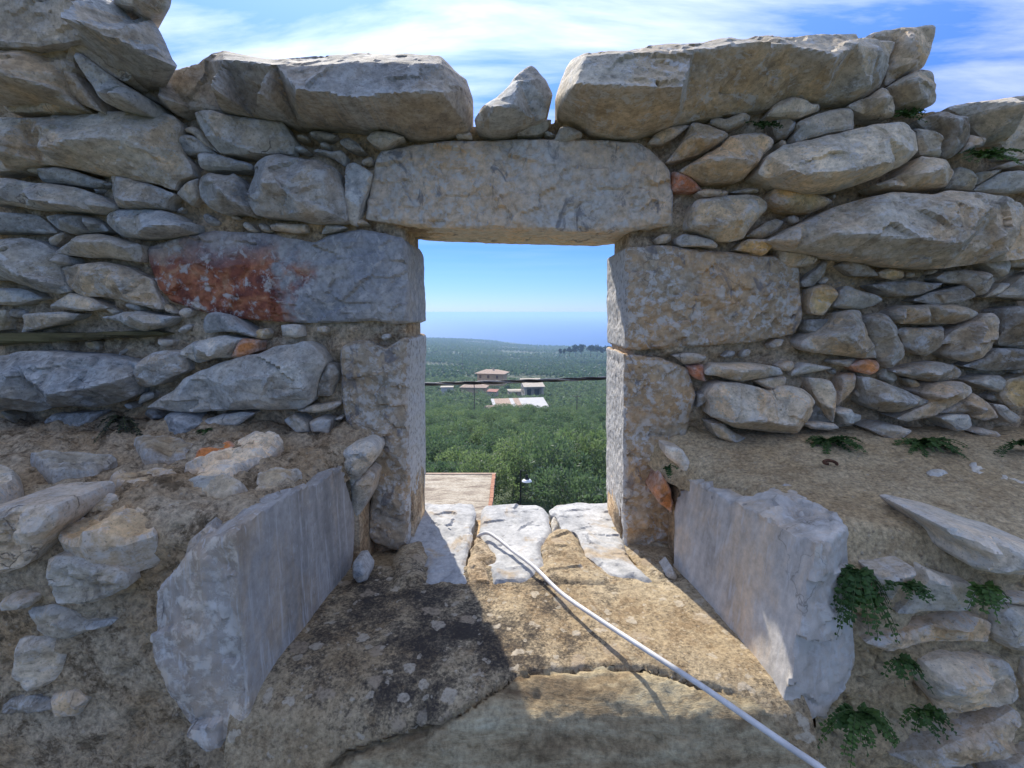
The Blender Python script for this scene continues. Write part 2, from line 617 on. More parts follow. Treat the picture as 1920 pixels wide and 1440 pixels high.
def mat_sill():
    t, col, gr, mid, peb = mortar_nodes('sill_mortar', (0.335, 0.245, 0.14), (0.42, 0.335, 0.215), (0.24, 0.165, 0.09))
    p = t.raw_pos()
    s = t.new('SeparateXYZ')
    t.l.new(p, s.inputs[0])
    # black crust lichen, thickest left of the middle of the sill
    dx = t.math('MULTIPLY', t.math('ADD', s.outputs['X'], 0.13), 3.0)
    dy = t.math('MULTIPLY', t.math('SUBTRACT', s.outputs['Y'], 0.90), 3.4)
    d2 = t.math('ADD', t.math('MULTIPLY', dx, dx), t.math('MULTIPLY', dy, dy))
    bias = t.math('MAXIMUM', t.math('MULTIPLY', t.math('SUBTRACT', 0.65, d2), 0.20), -0.07)
    ln = t.noise(11.0, 9, 0.74, 0.15)
    spk = t.math('MULTIPLY', t.math('SUBTRACT', t.noise(190.0, 4, 0.7), 0.5), 0.5)
    lf = t.math('ADD', t.math('ADD', ln, bias), spk)
    lm = t.ramp(lf, [(0.50, 0.0), (0.58, 0.60), (0.68, 0.94)])
    col = t.mix(lm, col, (0.036, 0.030, 0.026))
    # pale round lichens
    wv = t.new('VectorMath')
    wv.operation = 'ADD'
    nz = t.new('TexNoise')
    nz.inputs['Scale'].default_value = 45.0
    nz.inputs['Detail'].default_value = 5.0
    t.l.new(p, nz.inputs['Vector'])
    sc = t.new('VectorMath')
    sc.operation = 'SCALE'
    sc.inputs['Scale'].default_value = 0.035
    t.l.new(nz.outputs['Color'], sc.inputs[0])
    t.l.new(p, wv.inputs[0])
    t.l.new(sc.outputs[0], wv.inputs[1])
    for scale, thr, cols in ((15.0, 0.24, (0.40, 0.31, 0.21)), (28.0, 0.27, (0.52, 0.44, 0.33)), (44.0, 0.25, (0.46, 0.39, 0.29))):
        v = t.new('TexVoronoi')
        v.inputs['Scale'].default_value = scale
        t.l.new(wv.outputs[0], v.inputs['Vector'])
        cc = t.new('SeparateXYZ')
        t.l.new(v.outputs['Color'], cc.inputs[0])
        m = t.math('MULTIPLY', t.ramp(v.outputs['Distance'], [(thr, 1.0), (thr + 0.05, 0.0)]), t.ramp(cc.outputs[0], [(0.66, 0.0), (0.69, 0.85)]))
        m = t.math('MULTIPLY', m, t.ramp(gr, [(0.35, 0.35), (0.55, 1.0)]))
        col = t.mix(m, col, cols)
    h = t.math('ADD', t.math('MULTIPLY', gr, 0.9), t.math('MULTIPLY', t.noise(38.0, 6, 0.65), 0.8))
    h = t.math('ADD', h, t.math('MULTIPLY', lm, -0.15))
    return t.done(col, t.bump(h, 0.75, 0.006), 0.95)


def mat_curb():
    t = NT('worn_sill_curb')
    t.pos(jitter=False)
    st = t.noise(15.0, 9, 0.72, 0.4, t.mapping(t.pos(), (0.35, 1.6, 1.6)))
    col = t.ramp(st, [(0.32, (0.15, 0.10, 0.055)), (0.44, (0.31, 0.23, 0.13)), (0.56, (0.40, 0.325, 0.20)), (0.70, (0.46, 0.41, 0.28))])
    ms = t.noise(8.0, 9, 0.74, 0.2, t.mapping(t.pos(), loc=(2, 2, 2)))
    col = t.mix(t.ramp(ms, [(0.52, 0.0), (0.64, 0.75)]), col, (0.16, 0.11, 0.06))
    fine = t.noise(95.0, 8, 0.7)
    col = t.mix(1.0, col, t.ramp(fine, [(0.3, 0.5), (0.5, 1.0), (0.72, 1.4)]), 'MULTIPLY')
    h = t.math('ADD', t.math('MULTIPLY', st, 1.3), t.math('MULTIPLY', fine, 0.6))
    return t.done(col, t.bump(h, 0.75, 0.008), 0.9)


def mat_slab():
    t = NT('pale_sill_slab')
    a = t.noise(14.0, 7, 0.62, 1.0, t.mapping(t.pos(), (1, 0.6, 1), (0, 0, R(35))))
    col = t.ramp(a, [(0.32, (0.28, 0.278, 0.275)), (0.5, (0.42, 0.41, 0.39)), (0.7, (0.52, 0.505, 0.48))])
    o = t.noise(9.0, 7, 0.65, 1.0, t.mapping(t.pos(), loc=(7, 3, 1)))
    col = t.mix(t.ramp(o, [(0.54, 0.0), (0.66, 0.75)]), col, (0.40, 0.29, 0.165))
    col = t.mix(1.0, col, t.ramp(t.noise(90.0, 7, 0.7), [(0.3, 0.72), (0.5, 1.0), (0.7, 1.2)]), 'MULTIPLY')
    h = t.math('ADD', t.math('MULTIPLY', a, 1.2), t.math('MULTIPLY', t.noise(100.0, 8, 0.7), 0.35))
    return t.done(col, t.bump(h, 0.6, 0.006), 0.8)


def mat_plain(name, col, rough=0.8, var=0.25, scale=3.0, metallic=0.0, bump=0.0):
    t = NT(name)
    n = t.noise(scale, 5, 0.6)
    c = t.mix(1.0, col, t.ramp(n, [(0.3, 1 - var), (0.7, 1 + var)]), 'MULTIPLY')
    t.bsdf.inputs['Metallic'].default_value = metallic
    nm = t.bump(n, bump, 0.02) if bump else None
    return t.done(c, nm, rough)


def mat_leaf(name, c0, c1, trans=0.35, scale=0.5):
    t = NT(name)
    oi = t.new('ObjectInfo').outputs['Random']
    n = t.noise(scale, 4, 0.6)
    col = t.mix(t.ramp(n, [(0.35, 0.0), (0.65, 1.0)]), c0, c1)
    col = t.mix(1.0, col, t.ramp(oi, [(0.0, (0.72, 0.78, 0.80)), (0.5, (1.0, 1.0, 1.0)), (1.0, (1.30, 1.22, 1.05))]), 'MULTIPLY')
    t.put(t.bsdf.inputs['Base Color'], col)
    t.bsdf.inputs['Roughness'].default_value = 0.55
    tr = t.new('BsdfTranslucent')
    t.put(tr.inputs['Color'], t.mix(1.0, col, (1.05, 1.30, 0.80), 'MULTIPLY'))
    mx = t.new('MixShader')
    mx.inputs[0].default_value = trans
    t.l.new(t.bsdf.outputs[0], mx.inputs[1])
    t.l.new(tr.outputs[0], mx.inputs[2])
    t.l.new(mx.outputs[0], t.out.inputs['Surface'])
    return t.m


def mat_wood():
    t = NT('mossy_timber')
    g = t.noise(20.0, 7, 0.65, 0.5, t.mapping(t.pos(), (0.15, 1, 1.6)))
    col = t.ramp(g, [(0.3, (0.035, 0.028, 0.016)), (0.5, (0.115, 0.095, 0.04)), (0.7, (0.21, 0.18, 0.085))])
    return t.done(col, t.bump(g, 0.8, 0.008), 0.9)


M_STONE, M_DRESS, M_RED, M_SPLIT = mat_stone(), mat_dressed(), mat_red_quoin(), mat_hammered()
M_MORTAR = mat_mortar('rubble_mortar', (0.54, 0.355, 0.185), (0.58, 0.46, 0.315), (0.25, 0.155, 0.08), 0.8, 1.0)
M_LEDGE_R = mat_mortar('ledge_mortar', (0.47, 0.335, 0.18), (0.52, 0.40, 0.24), (0.36, 0.255, 0.14), 1.0, 0.7)
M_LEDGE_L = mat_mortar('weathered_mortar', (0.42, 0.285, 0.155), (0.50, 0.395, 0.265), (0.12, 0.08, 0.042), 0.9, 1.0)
M_SILL, M_CURB, M_SLAB, M_WOOD = mat_sill(), mat_curb(), mat_slab(), mat_wood()

TONES = {'g': (0.370, 0.350, 0.322), 'b': (0.300, 0.300, 0.300), 't': (0.430, 0.365, 0.285), 'w': (0.58, 0.55, 0.51),
         'd': (0.215, 0.205, 0.190), 'r': (0.36, 0.145, 0.078), 'o': (0.47, 0.205, 0.082), 'y': (0.47, 0.365, 0.21), 'l': (0.46, 0.432, 0.39)}


def tone(c, scuff=0.45):
    k = 1.12 * random.uniform(0.86, 1.14)
    w = random.uniform(-0.05, 0.05)
    r, g, b = TONES[c]
    return (1.10 * r * k * (1 + w), 1.03 * g * k, 0.90 * b * k * (1 - w), min(1.0, scuff * random.uniform(0.5, 1.4)))


# ------------------------------------------------------------------ stone builder
def plate(name, P3, origin, ax, ay, nrm, mat, parent, bulge=0.007, bevel=0.007, inner=None, depth=0.12, taper=0.94,
          rough=0.004, spacing=0.0055, color=None, side_rows=1, outline_jit=0.0025, auto=True, seed=None, shear=(0.0, 0.0)):
    """A stone seen mainly from one side: an outline in a plane, a faceted and noisy face, sides running back."""
    o, ax, ay, nrm = (np.array(v, float) for v in (origin, ax, ay, nrm))
    P3 = np.array(P3)
    P2 = np.stack([(P3 - o) @ ax, (P3 - o) @ ay], 1)
    area = 0.5 * np.sum(P2[:, 0] * np.roll(P2[:, 1], -1) - np.roll(P2[:, 0], -1) * P2[:, 1])
    if area < 0:
        P2 = P2[::-1]
    area = abs(area)
    size = math.sqrt(area)
    s = max(0.0035, min(spacing, size / 14))
    sd = RNG.uniform(0, 100) if seed is None else seed
    # coarse facets: either the ridges seen in the photograph or a few random cleavage planes
    inn = []
    planes = []
    if inner is not None and len(inner):
        for (p3, h) in inner:
            p3 = np.array(p3)
            inn.append(((p3 - o) @ ax, (p3 - o) @ ay, h))
    elif auto:
        c = 0.5 * (P2.min(0) + P2.max(0))
        ext = P2.max(0) - P2.min(0)
        W = 0.5 * min(ext[0], ext[1], size * 0.9)
        for ang in (90, -90, 0, 180, RNG.uniform(0, 360), RNG.uniform(0, 360)):
            an = math.radians(ang + RNG.uniform(-26, 26))
            dv = np.array([math.cos(an), math.sin(an)])
            sup = ((P2 - c) @ dv).max()
            planes.append((dv, RNG.uniform(0.35, 1.4), sup * RNG.uniform(0.82, 1.0)))
        cap = (W * RNG.uniform(0.30, 0.60), RNG.normal(size=2) * 0.28)
    cp = [tuple(p) for p in P2]
    ch = [0.0] * len(P2)
    if inn:
        I2 = np.array([(a, b) for a, b, h in inn])
        ok = inside(I2, P2)
        for (a, b, h), k in zip(inn, ok):
            if k:
                cp.append((a, b))
                ch.append(h)
    n0 = len(P2)
    cv, ce, cf, cov, _, _ = delaunay_2d_cdt([Vector(p) for p in cp], [(i, (i + 1) % n0) for i in range(n0)], [], 1, 1e-6)
    cvn = np.array([tuple(v) for v in cv])
    chn = np.array([np.mean([ch[k] for k in ov]) if len(ov) else 0.0 for ov in cov])
    # fine outline
    out = []
    for i in range(n0):
        a, b = P2[i], P2[(i + 1) % n0]
        m = max(1, int(np.linalg.norm(b - a) / s))
        for k in range(m):
            out.append(a + (b - a) * k / m)
    out = np.array(out)
    # round the corners a little and roughen
    for _ in range(1):
        out = 0.5 * out + 0.25 * (np.roll(out, 1, 0) + np.roll(out, -1, 0))
    if outline_jit:
        q = np.column_stack([out, np.full(len(out), sd)])
        out = out + outline_jit * np.column_stack([fbm(q, 38, 3, 0.6, sd), fbm(q, 38, 3, 0.6, sd + 31)])
    lo, hi = out.min(0), out.max(0)
    gx, gy = np.meshgrid(np.arange(lo[0], hi[0], s), np.arange(lo[1], hi[1], s * 0.87))
    gx[1::2] += s * 0.5
    G = np.column_stack([gx.ravel(), gy.ravel()])
    G = G + RNG.uniform(-0.18, 0.18, G.shape) * s
    G = G[inside(G, out)]
    if len(G):
        dG = seg_dist(G, out)
        G = G[dG > 0.55 * s]
    no = len(out)
    pts = np.vstack([out, G]) if len(G) else out
    fv, fe, ff, _, _, _ = delaunay_2d_cdt([Vector(p) for p in pts], [(i, (i + 1) % no) for i in range(no)], [], 1, 1e-7)
    if len(fv) != len(pts):
        pts = np.array([tuple(v) for v in fv])
    # heights
    H = np.zeros(len(pts))
    fid = np.zeros(len(pts), int)
    for t in cf:
        if len(t) != 3:
            continue
        A, B, C = cvn[t[0]], cvn[t[1]], cvn[t[2]]
        det = (B[1] - C[1]) * (A[0] - C[0]) + (C[0] - B[0]) * (A[1] - C[1])
        if abs(det) < 1e-12:
            continue
        l1 = ((B[1] - C[1]) * (pts[:, 0] - C[0]) + (C[0] - B[0]) * (pts[:, 1] - C[1])) / det
        l2 = ((C[1] - A[1]) * (pts[:, 0] - C[0]) + (A[0] - C[0]) * (pts[:, 1] - C[1])) / det
        l3 = 1 - l1 - l2
        m = (l1 > -1e-4) & (l2 > -1e-4) & (l3 > -1e-4)
        hh = l1 * chn[t[0]] + l2 * chn[t[1]] + l3 * chn[t[2]]
        H[m] = np.maximum(H[m], hh[m])
        # facets that lie nearly alike share one patina
        E1, E2 = np.append(B - A, chn[t[1]] - chn[t[0]]), np.append(C - A, chn[t[2]] - chn[t[0]])
        nn_ = np.cross(E1, E2)
        nn_ = nn_ / max(np.linalg.norm(nn_), 1e-12) * (1 if nn_[2] > 0 else -1)
        fid[m] = int((math.atan2(nn_[1], nn_[0]) / math.pi + 1) * 2.5) + 6 * int(nn_[2] > 0.86)
    if planes:
        rel = pts - c
        H = cap[0] + rel @ cap[1]
        for kk, (dv, m_, sup) in enumerate(planes):
            hk_ = 0.003 + m_ * (sup - rel @ dv)
            fid[hk_ < H] = kk + 1
            H = np.minimum(H, hk_)
        H = np.maximum(H, -0.004)
    d = seg_dist(pts, out)
    bv = min(bevel, 0.25 * size)
    e = np.clip(d / bv, 0, 1)
    H = H + bulge * (1 - (1 - e) ** 2.0)
    q = np.column_stack([pts, np.full(len(pts), sd)])
    k = min(1.0, size / 0.12)
    N1 = fbm(q, 14 / max(k, 0.5), 3, 0.55, sd)
    N2 = 1 - np.abs(fbm(q * np.array([0.6, 1.3, 1]), 34, 3, 0.55, sd + 9)) * 2
    N3 = fbm(q, 95, 2, 0.5, sd + 4)
    H = H + (rough * (0.55 * N1 * k + 0.3 * (N2 - 0.4) * k + 0.30 * N3)) * (0.35 + 0.65 * e)
    # split facets: patches with their own small tilt and step
    for cell, off, grd, lim in ((0.055, 0.0022, 0.20, 40), (0.018, 0.0005, 0.10, 220)):
        ns = int(np.clip(area / cell ** 2, 3, lim))
        S = pts[RNG.integers(0, len(pts), ns)] + RNG.normal(size=(ns, 2)) * cell * 0.3
        so, sg = RNG.uniform(-1, 1, ns) * off, RNG.normal(size=(ns, 2)) * grd
        dd = ((pts[:, None, :] - S[None]) * np.array([0.75, 1.2])) ** 2
        wi = dd.sum(2).argmin(1)
        rel = pts - S[wi]
        H = H + (rough / 0.004) * k * (so[wi] + np.clip((rel * sg[wi]).sum(1), -0.006, 0.006)) * (0.3 + 0.7 * e)
    V = o + pts[:, :1] * ax + pts[:, 1:] * ay + H[:, None] * nrm
    V = list(V)
    F = [tuple(f) for f in ff]
    # the sides
    c2 = out.mean(0)
    prev = list(range(no))
    outn = np.roll(out, -1, 0) - np.roll(out, 1, 0)
    outn = np.column_stack([outn[:, 1], -outn[:, 0]])
    outn /= np.maximum(np.linalg.norm(outn, axis=1), 1e-9)[:, None]
    for r_ in range(1, side_rows + 1):
        f = r_ / side_rows
        ring = c2 + (out - c2) * (1 + (taper - 1) * f) + np.array(shear) * f
        P = o + ring[:, :1] * ax + ring[:, 1:] * ay - nrm * depth * f
        if side_rows > 1 and r_ < side_rows:
            nn = fbm(P, 40, 3, 0.6, sd)[:, None] * rough * 1.1
            P = P + nn * (outn[:, :1] * ax + outn[:, 1:] * ay)
        b = len(V)
        V += list(P)
        cur = list(range(b, b + no))
        for i in range(no):
            j = (i + 1) % no
            F.append((prev[j], prev[i], cur[i], cur[j]))
        prev = cur
    F.append(tuple(reversed(prev)))
    pal = RNG.uniform(0, 1, (16, 3)).astype(np.float32)
    ff3 = np.array([f[0] for f in ff])
    return obj_world(name, np.array(V), F, mat, parent, True, color, sharp=21, facet=pal[fid[ff3] % 16])


# ------------------------------------------------------------------ the wall
YW = 1.20            # inner plane of the upper wall
SZ = -0.575          # level of the window sill
wall = empty('stone_wall', (0, 1.35, -11.0), 'ruined rubble stone wall with a square window opening looking out to sea', 'wall')

REG = {'Z': (0, 0, 1.0), 'A': (0, 0, 3.6), 'B': (0, 300, 3.6), 'C': (0, 560, 3.6), 'D': (0, 840, 2.4), 'E': (340, 180, 3.6),
       'F': (340, 520, 3.6), 'G': (860, 60, 3.6), 'H': (1200, 160, 4.235), 'I': (1520, 30, 4.235), 'J': (1480, 320, 3.789),
       'K': (1240, 580, 4.5), 'L': (1560, 560, 4.5), 'M': (1200, 840, 2.4), 'N': (600, 900, 2.667), 'S': (780, 920, 4.0)}


def PX(reg, flat, k=2):
    x0, y0, s = REG[reg]
    return [(x0 + flat[i] / s, y0 + flat[i + 1] / s) + tuple(flat[i + 2:i + k]) for i in range(0, len(flat), k)]


FACE_POLYS = []


def face_stone(reg, tn, prot, pts, inner=None, y=None, name='stone', mat=None, scuff=0.45, tilt=0.0, **kw):
    """stone in a vertical face; prot = mm towards the viewer; inner = x, y, height (mm) triples"""
    Y = (YW if y is None else y) - prot / 1000.0
    px = PX(reg, pts)
    n = np.array([0, -1.0, 0])
    if y is None:
        FACE_POLYS.append(np.array(px))
    east = float(np.mean([q_[0] for q_ in px])) > 1190          # the stone right of the window is a warmer bed
    P3 = [at_y(u, v, Y) for u, v in px]
    inn = None
    if inner:
        inn = [(at_y(u, v, Y - 1.2 * h / 1000.0), 1.2 * h / 1000.0) for u, v, h in PX(reg, inner, 3)]
    return plate(name, P3, (0, Y, 0), (1, 0, 0), (0, 0, 1), n, mat or M_STONE, wall, inner=inn,
                 color=tuple(a_ * b_ for a_, b_ in zip(tone(tn, scuff), (1.09, 1.0, 0.87, 1) if east else (1, 1, 1, 1))), depth=kw.pop('depth', 0.11 + prot / 1000.0), **kw)


# --- big coping stones and the raised corner on the left
face_stone('A', 't', 150, [760, -60, 1165, -60, 1155, 40, 1140, 75, 1080, 85, 1010, 100, 960, 80, 900, 40, 830, 30, 770, 0], [900, -20, 40, 1080, 20, 45], depth=0.14, taper=0.85, shear=(-0.11, 0.03))
face_stone('A', 'g', 120, [-160, -120, 700, -120, 760, 0, 830, 60, 900, 140, 980, 95, 1040, 150, 1090, 230, 1140, 340, 1200, 460, 1150, 480, 1030, 495, 960, 480, 830, 420, 720, 350, 640, 325, 590, 290, 540, 262, 400, 290, 250, 315, -160, 325],
           [-60, 130, 130, 200, 130, 125, 420, 140, 110, 560, 170, 90, 660, 230, 75, 850, 300, 55, 1000, 370, 40, 500, 20, 80, 900, 200, 45], depth=0.18, taper=0.9, shear=(-0.14, 0.0), scuff=0.3)
face_stone('A', 't', 85, [-160, 325, 0, 330, 250, 315, 400, 290, 520, 262, 590, 290, 640, 325, 720, 350, 830, 420, 890, 500, 860, 545, 830, 550, 740, 500, 620, 420, 510, 350, 490, 400, 510, 460, 450, 520, 445, 590, 470, 650, 520, 710, 400, 700, 220, 665, 0, 650, -160, 650],
           [-40, 480, 70, 220, 490, 70, 400, 400, 60, 350, 600, 25], depth=0.24, scuff=0.3)
face_stone('A', 'g', 95, [505, 350, 560, 370, 650, 440, 760, 520, 850, 580, 940, 630, 965, 690, 940, 740, 830, 720, 720, 700, 670, 660, 640, 600, 580, 520, 530, 440, 495, 390], [660, 640, 40, 720, 640, 45, 850, 645, 35], depth=0.2)
face_stone('A', 't', 70, [510, 465, 560, 540, 620, 640, 690, 755, 600, 720, 520, 690, 460, 650, 445, 590, 450, 520], depth=0.16)
face_stone('A', 't', 35, [10, 680, 120, 670, 220, 665, 400, 700, 520, 715, 600, 770, 400, 775, 200, 755, 50, 750, 15, 720])
face_stone('A', 't', 30, [-160, 790, 200, 795, 480, 775, 700, 760, 850, 750, 1000, 750, 1100, 755, 1170, 780, 1220, 850, 1200, 960, 1230, 1040, 1290, 1110, 1310, 1180, 1200, 1220, 1180, 1280, 1050, 1240, 900, 1210, 740, 1180, 640, 1170, 560, 1150, 420, 1120, 300, 1110, 180, 1130, 60, 1150, -160, 1170],
           [-60, 1000, 62, 280, 1020, 64, 480, 960, 62, 720, 930, 60, 840, 940, 55, 950, 990, 45, 1010, 1100, 25, 300, 860, 40, 800, 830, 36, 1050, 860, 30], scuff=0.3)
face_stone('Z', 'b', 20, [250, 160, 300, 140, 380, 118, 395, 100, 420, 95, 470, 105, 520, 112, 600, 108, 690, 100, 760, 103, 830, 108, 850, 130, 875, 150, 887, 185, 888, 215, 880, 245, 840, 255, 790, 258, 730, 245, 650, 240, 560, 235, 480, 225, 420, 215, 360, 205, 330, 215, 300, 195, 270, 180],
           [300, 182, 40, 350, 180, 90, 400, 168, 118, 480, 177, 126, 560, 172, 126, 620, 176, 126, 650, 187, 130, 690, 184, 126, 760, 177, 118, 830, 177, 108, 866, 172, 60, 420, 112, 78, 520, 125, 92, 640, 122, 96, 740, 120, 90, 830, 125, 74], depth=0.24, taper=0.95, scuff=0.35, rough=0.003)
face_stone('G', 'g', 50, [105, 600, 160, 510, 250, 450, 330, 370, 380, 300, 430, 260, 485, 225, 530, 260, 545, 290, 590, 320, 620, 380, 640, 430, 600, 500, 590, 580, 520, 600, 400, 640, 330, 660, 240, 670, 170, 650, 110, 625],
           [240, 520, 55, 370, 500, 62, 500, 560, 45, 480, 330, 28, 400, 340, 32], depth=0.25, scuff=0.3)
face_stone('Z', 'g', 20, [1040, 190, 1046, 165, 1060, 130, 1071, 113, 1096, 103, 1138, 101, 1180, 94, 1227, 89, 1270, 86, 1305, 82, 1340, 77, 1400, 73, 1460, 70, 1520, 68, 1555, 64, 1607, 63, 1609, 74, 1638, 75, 1676, 77, 1675, 91, 1665, 110, 1664, 129, 1657, 148, 1650, 164, 1624, 181, 1590, 195, 1540, 192, 1480, 190, 1440, 205, 1400, 212, 1360, 215, 1320, 222, 1270, 235, 1225, 245, 1190, 255, 1150, 255, 1110, 245, 1085, 232, 1060, 222, 1045, 215],
           [1062, 150, 50, 1077, 163, 112, 1121, 166, 128, 1166, 166, 132, 1221, 168, 134, 1277, 168, 134, 1340, 172, 134, 1420, 177, 128, 1480, 178, 118, 1580, 174, 90, 1635, 160, 50, 1095, 112, 84, 1200, 104, 96, 1300, 96, 100, 1400, 86, 98, 1480, 82, 92, 1560, 112, 92, 1600, 88, 64, 1640, 100, 50], depth=0.26, scuff=0.7, rough=0.0042)
face_stone('I', 't', 10, [410, 180, 500, 130, 620, 110, 720, 90, 860, 85, 930, 65, 995, 75, 990, 140, 960, 270, 920, 360, 880, 420, 760, 450, 680, 500, 610, 550, 580, 545, 610, 440, 620, 350, 650, 300, 665, 210, 560, 195, 480, 190], [760, 380, 50, 880, 360, 40, 800, 160, 30, 680, 390, 40], depth=0.25)
face_stone('I', 't', 25, [600, 565, 700, 500, 800, 450, 870, 425, 950, 435, 980, 480, 985, 560, 995, 680, 960, 710, 900, 740, 780, 755, 700, 730, 640, 650], [840, 520, 35, 900, 660, 30, 720, 620, 30], depth=0.2)
face_stone('I', 'g', 35, [290, 715, 400, 665, 470, 640, 530, 590, 575, 560, 620, 600, 640, 660, 660, 740, 660, 800, 600, 815, 500, 800, 420, 780, 340, 750], [470, 690, 38, 610, 640, 40, 560, 760, 15])

# --- upper wall, left of the window
for tn, pr, pts in (
        ('g', 26, [80, 100, 130, 105, 250, 115, 330, 145, 520, 160, 680, 170, 740, 260, 760, 310, 745, 390, 600, 400, 430, 410, 350, 390, 260, 390, 210, 310, 150, 220, 100, 150]),
        ('t', 8, [20, 230, 50, 210, 110, 220, 150, 250, 190, 310, 240, 380, 150, 320, 90, 265, 30, 250]),
        ('b', 6, [0, 280, 40, 262, 100, 280, 160, 330, 240, 390, 150, 400, 60, 400, 0, 385, -60, 370, -40, 320]),
        ('b', 18, [120, 400, 180, 392, 280, 410, 400, 440, 490, 465, 480, 500, 400, 510, 300, 505, 200, 510, 150, 500, 140, 450]),
        ('w', 10, [1110, 460, 1160, 440, 1230, 480, 1290, 520, 1270, 600, 1240, 700, 1210, 800, 1180, 880, 1130, 860, 1115, 740, 1120, 640, 1110, 560]),
        ('g', 5, [890, 370, 940, 365, 1030, 380, 1080, 365, 1115, 400, 1105, 470, 1040, 430, 960, 395]),
        ('d', 6, [1070, 305, 1130, 280, 1190, 320, 1240, 370, 1170, 375, 1120, 360, 1080, 330]),
        ('t', 18, [1245, 290, 1290, 240, 1400, 245, 1510, 280, 1450, 310, 1400, 345, 1350, 355, 1290, 330]),
        ('t', 4, [590, 870, 700, 865, 850, 870, 850, 920, 740, 925, 620, 905]),
        ('g', 5, [950, 890, 980, 865, 1050, 870, 1120, 885, 1050, 915, 940, 930]),
        ('d', 2, [860, 250, 960, 240, 1060, 262, 1010, 300, 900, 290])):
    face_stone('E', tn, pr, pts)
face_stone('E', 'b', 40, [500, 480, 510, 450, 590, 400, 660, 390, 750, 410, 850, 430, 930, 430, 1000, 470, 1040, 480, 1060, 560, 1090, 640, 1110, 740, 1115, 840, 1050, 855, 850, 850, 730, 820, 620, 820, 500, 800, 450, 730, 435, 650, 460, 600, 490, 540],
           [560, 590, 48, 700, 600, 52, 760, 690, 44, 800, 790, 30, 600, 440, 22, 850, 480, 34, 980, 520, 30, 990, 780, 24], scuff=0.4)
face_stone('B', 't', 14, [1195, 230, 1270, 170, 1350, 125, 1345, 180, 1360, 260, 1300, 310, 1240, 270])
face_stone('B', 'b', 28, [1345, 180, 1360, 120, 1420, 85, 1520, 100, 1550, 110, 1580, 85, 1630, 130, 1690, 240, 1730, 330, 1690, 375, 1600, 350, 1510, 370, 1420, 330, 1360, 260],
           [1400, 110, 22, 1470, 195, 44, 1540, 260, 42, 1620, 300, 30, 1600, 150, 20])
face_stone('B', 'b', 10, [250, 110, 310, 60, 410, 45, 520, 80, 640, 120, 740, 150, 760, 170, 640, 190, 560, 180, 450, 165, 320, 155, 260, 130])
face_stone('B', 't', 6, [195, 70, 250, 50, 300, 55, 310, 70, 250, 95, 215, 95])
face_stone('B', 'g', 34, [-140, 120, 60, 120, 150, 140, 210, 150, 350, 160, 480, 180, 600, 210, 700, 260, 780, 300, 780, 330, 650, 355, 520, 345, 330, 330, 180, 320, 0, 290, -140, 290], [-80, 225, 45, 180, 232, 46, 240, 280, 40, 420, 310, 32, 600, 300, 26])
face_stone('B', 'g', 24, [740, 95, 790, 90, 920, 130, 1060, 180, 1180, 230, 1130, 270, 1120, 330, 980, 325, 880, 335, 800, 320, 775, 260, 760, 180], [785, 250, 26, 860, 285, 32, 950, 300, 28, 800, 130, 16])
face_stone('B', 'b', 26, [715, 370, 780, 335, 950, 330, 1080, 335, 1170, 360, 1230, 410, 1320, 430, 1310, 490, 1200, 505, 1080, 520, 940, 525, 840, 525, 770, 480, 720, 430], [985, 470, 36, 1080, 445, 36, 1150, 455, 34, 1240, 440, 24, 800, 420, 26])
face_stone('B', 'b', 8, [-140, 365, 100, 365, 240, 370, 310, 420, 380, 490, 280, 495, 150, 490, 0, 495, -140, 490])
face_stone('B', 'b', 14, [300, 380, 380, 365, 560, 375, 640, 390, 700, 440, 730, 480, 620, 490, 500, 500, 400, 470, 340, 420], [420, 405, 24, 560, 410, 26, 640, 430, 22])
face_stone('B', 't', 18, [370, 620, 440, 570, 500, 535, 570, 500, 680, 500, 750, 515, 860, 550, 950, 570, 960, 640, 950, 690, 860, 680, 760, 665, 620, 660, 480, 645, 390, 635], [490, 545, 30, 620, 560, 34, 740, 540, 30, 850, 600, 20])
face_stone('B', 'b', 22, [-140, 540, 60, 530, 150, 525, 240, 545, 320, 580, 380, 630, 460, 650, 470, 700, 400, 720, 420, 790, 440, 850, 470, 890, 400, 900, 280, 890, 180, 850, 80, 815, -140, 810], [-80, 640, 40, 80, 560, 20, 100, 760, 44, 300, 820, 40, 330, 680, 30], scuff=1.0)
face_stone('B', 't', 16, [360, 730, 460, 715, 560, 700, 700, 685, 860, 720, 960, 780, 1020, 800, 1050, 890, 1090, 960, 1085, 1015, 960, 985, 850, 960, 740, 930, 620, 920, 560, 925, 470, 870, 440, 830, 430, 780], [560, 760, 26, 730, 720, 28, 790, 810, 32, 850, 920, 24])
face_stone('B', 't', 10, [480, 895, 560, 920, 620, 925, 680, 960, 740, 1000, 640, 1015, 480, 1015, 340, 1010, 400, 960])
face_stone('B', 'g', 8, [-140, 870, 60, 865, 150, 870, 230, 900, 300, 935, 200, 960, 90, 980, -140, 970])
face_stone('B', 'g', 8, [160, 1040, 300, 1030, 450, 1025, 540, 1035, 500, 1075, 400, 1110, 280, 1140, 130, 1165, 150, 1110, 175, 1075])
face_stone('B', 'g', 8, [850, 970, 920, 955, 960, 1000, 950, 1025, 870, 1000])
face_stone('B', 'g', 22, [680, 1060, 760, 1050, 830, 1030, 940, 1020, 1060, 1050, 1170, 1060, 1120, 1110, 1050, 1140, 970, 1160, 880, 1130, 800, 1090], [880, 1050, 34, 850, 1085, 30, 990, 1100, 22])
face_stone('B', 'y', 10, [-140, 1010, 40, 1010, 50, 1080, 30, 1150, -140, 1160])
face_stone('B', 't', 5, [1280, 960, 1330, 950, 1400, 1015, 1330, 1000])
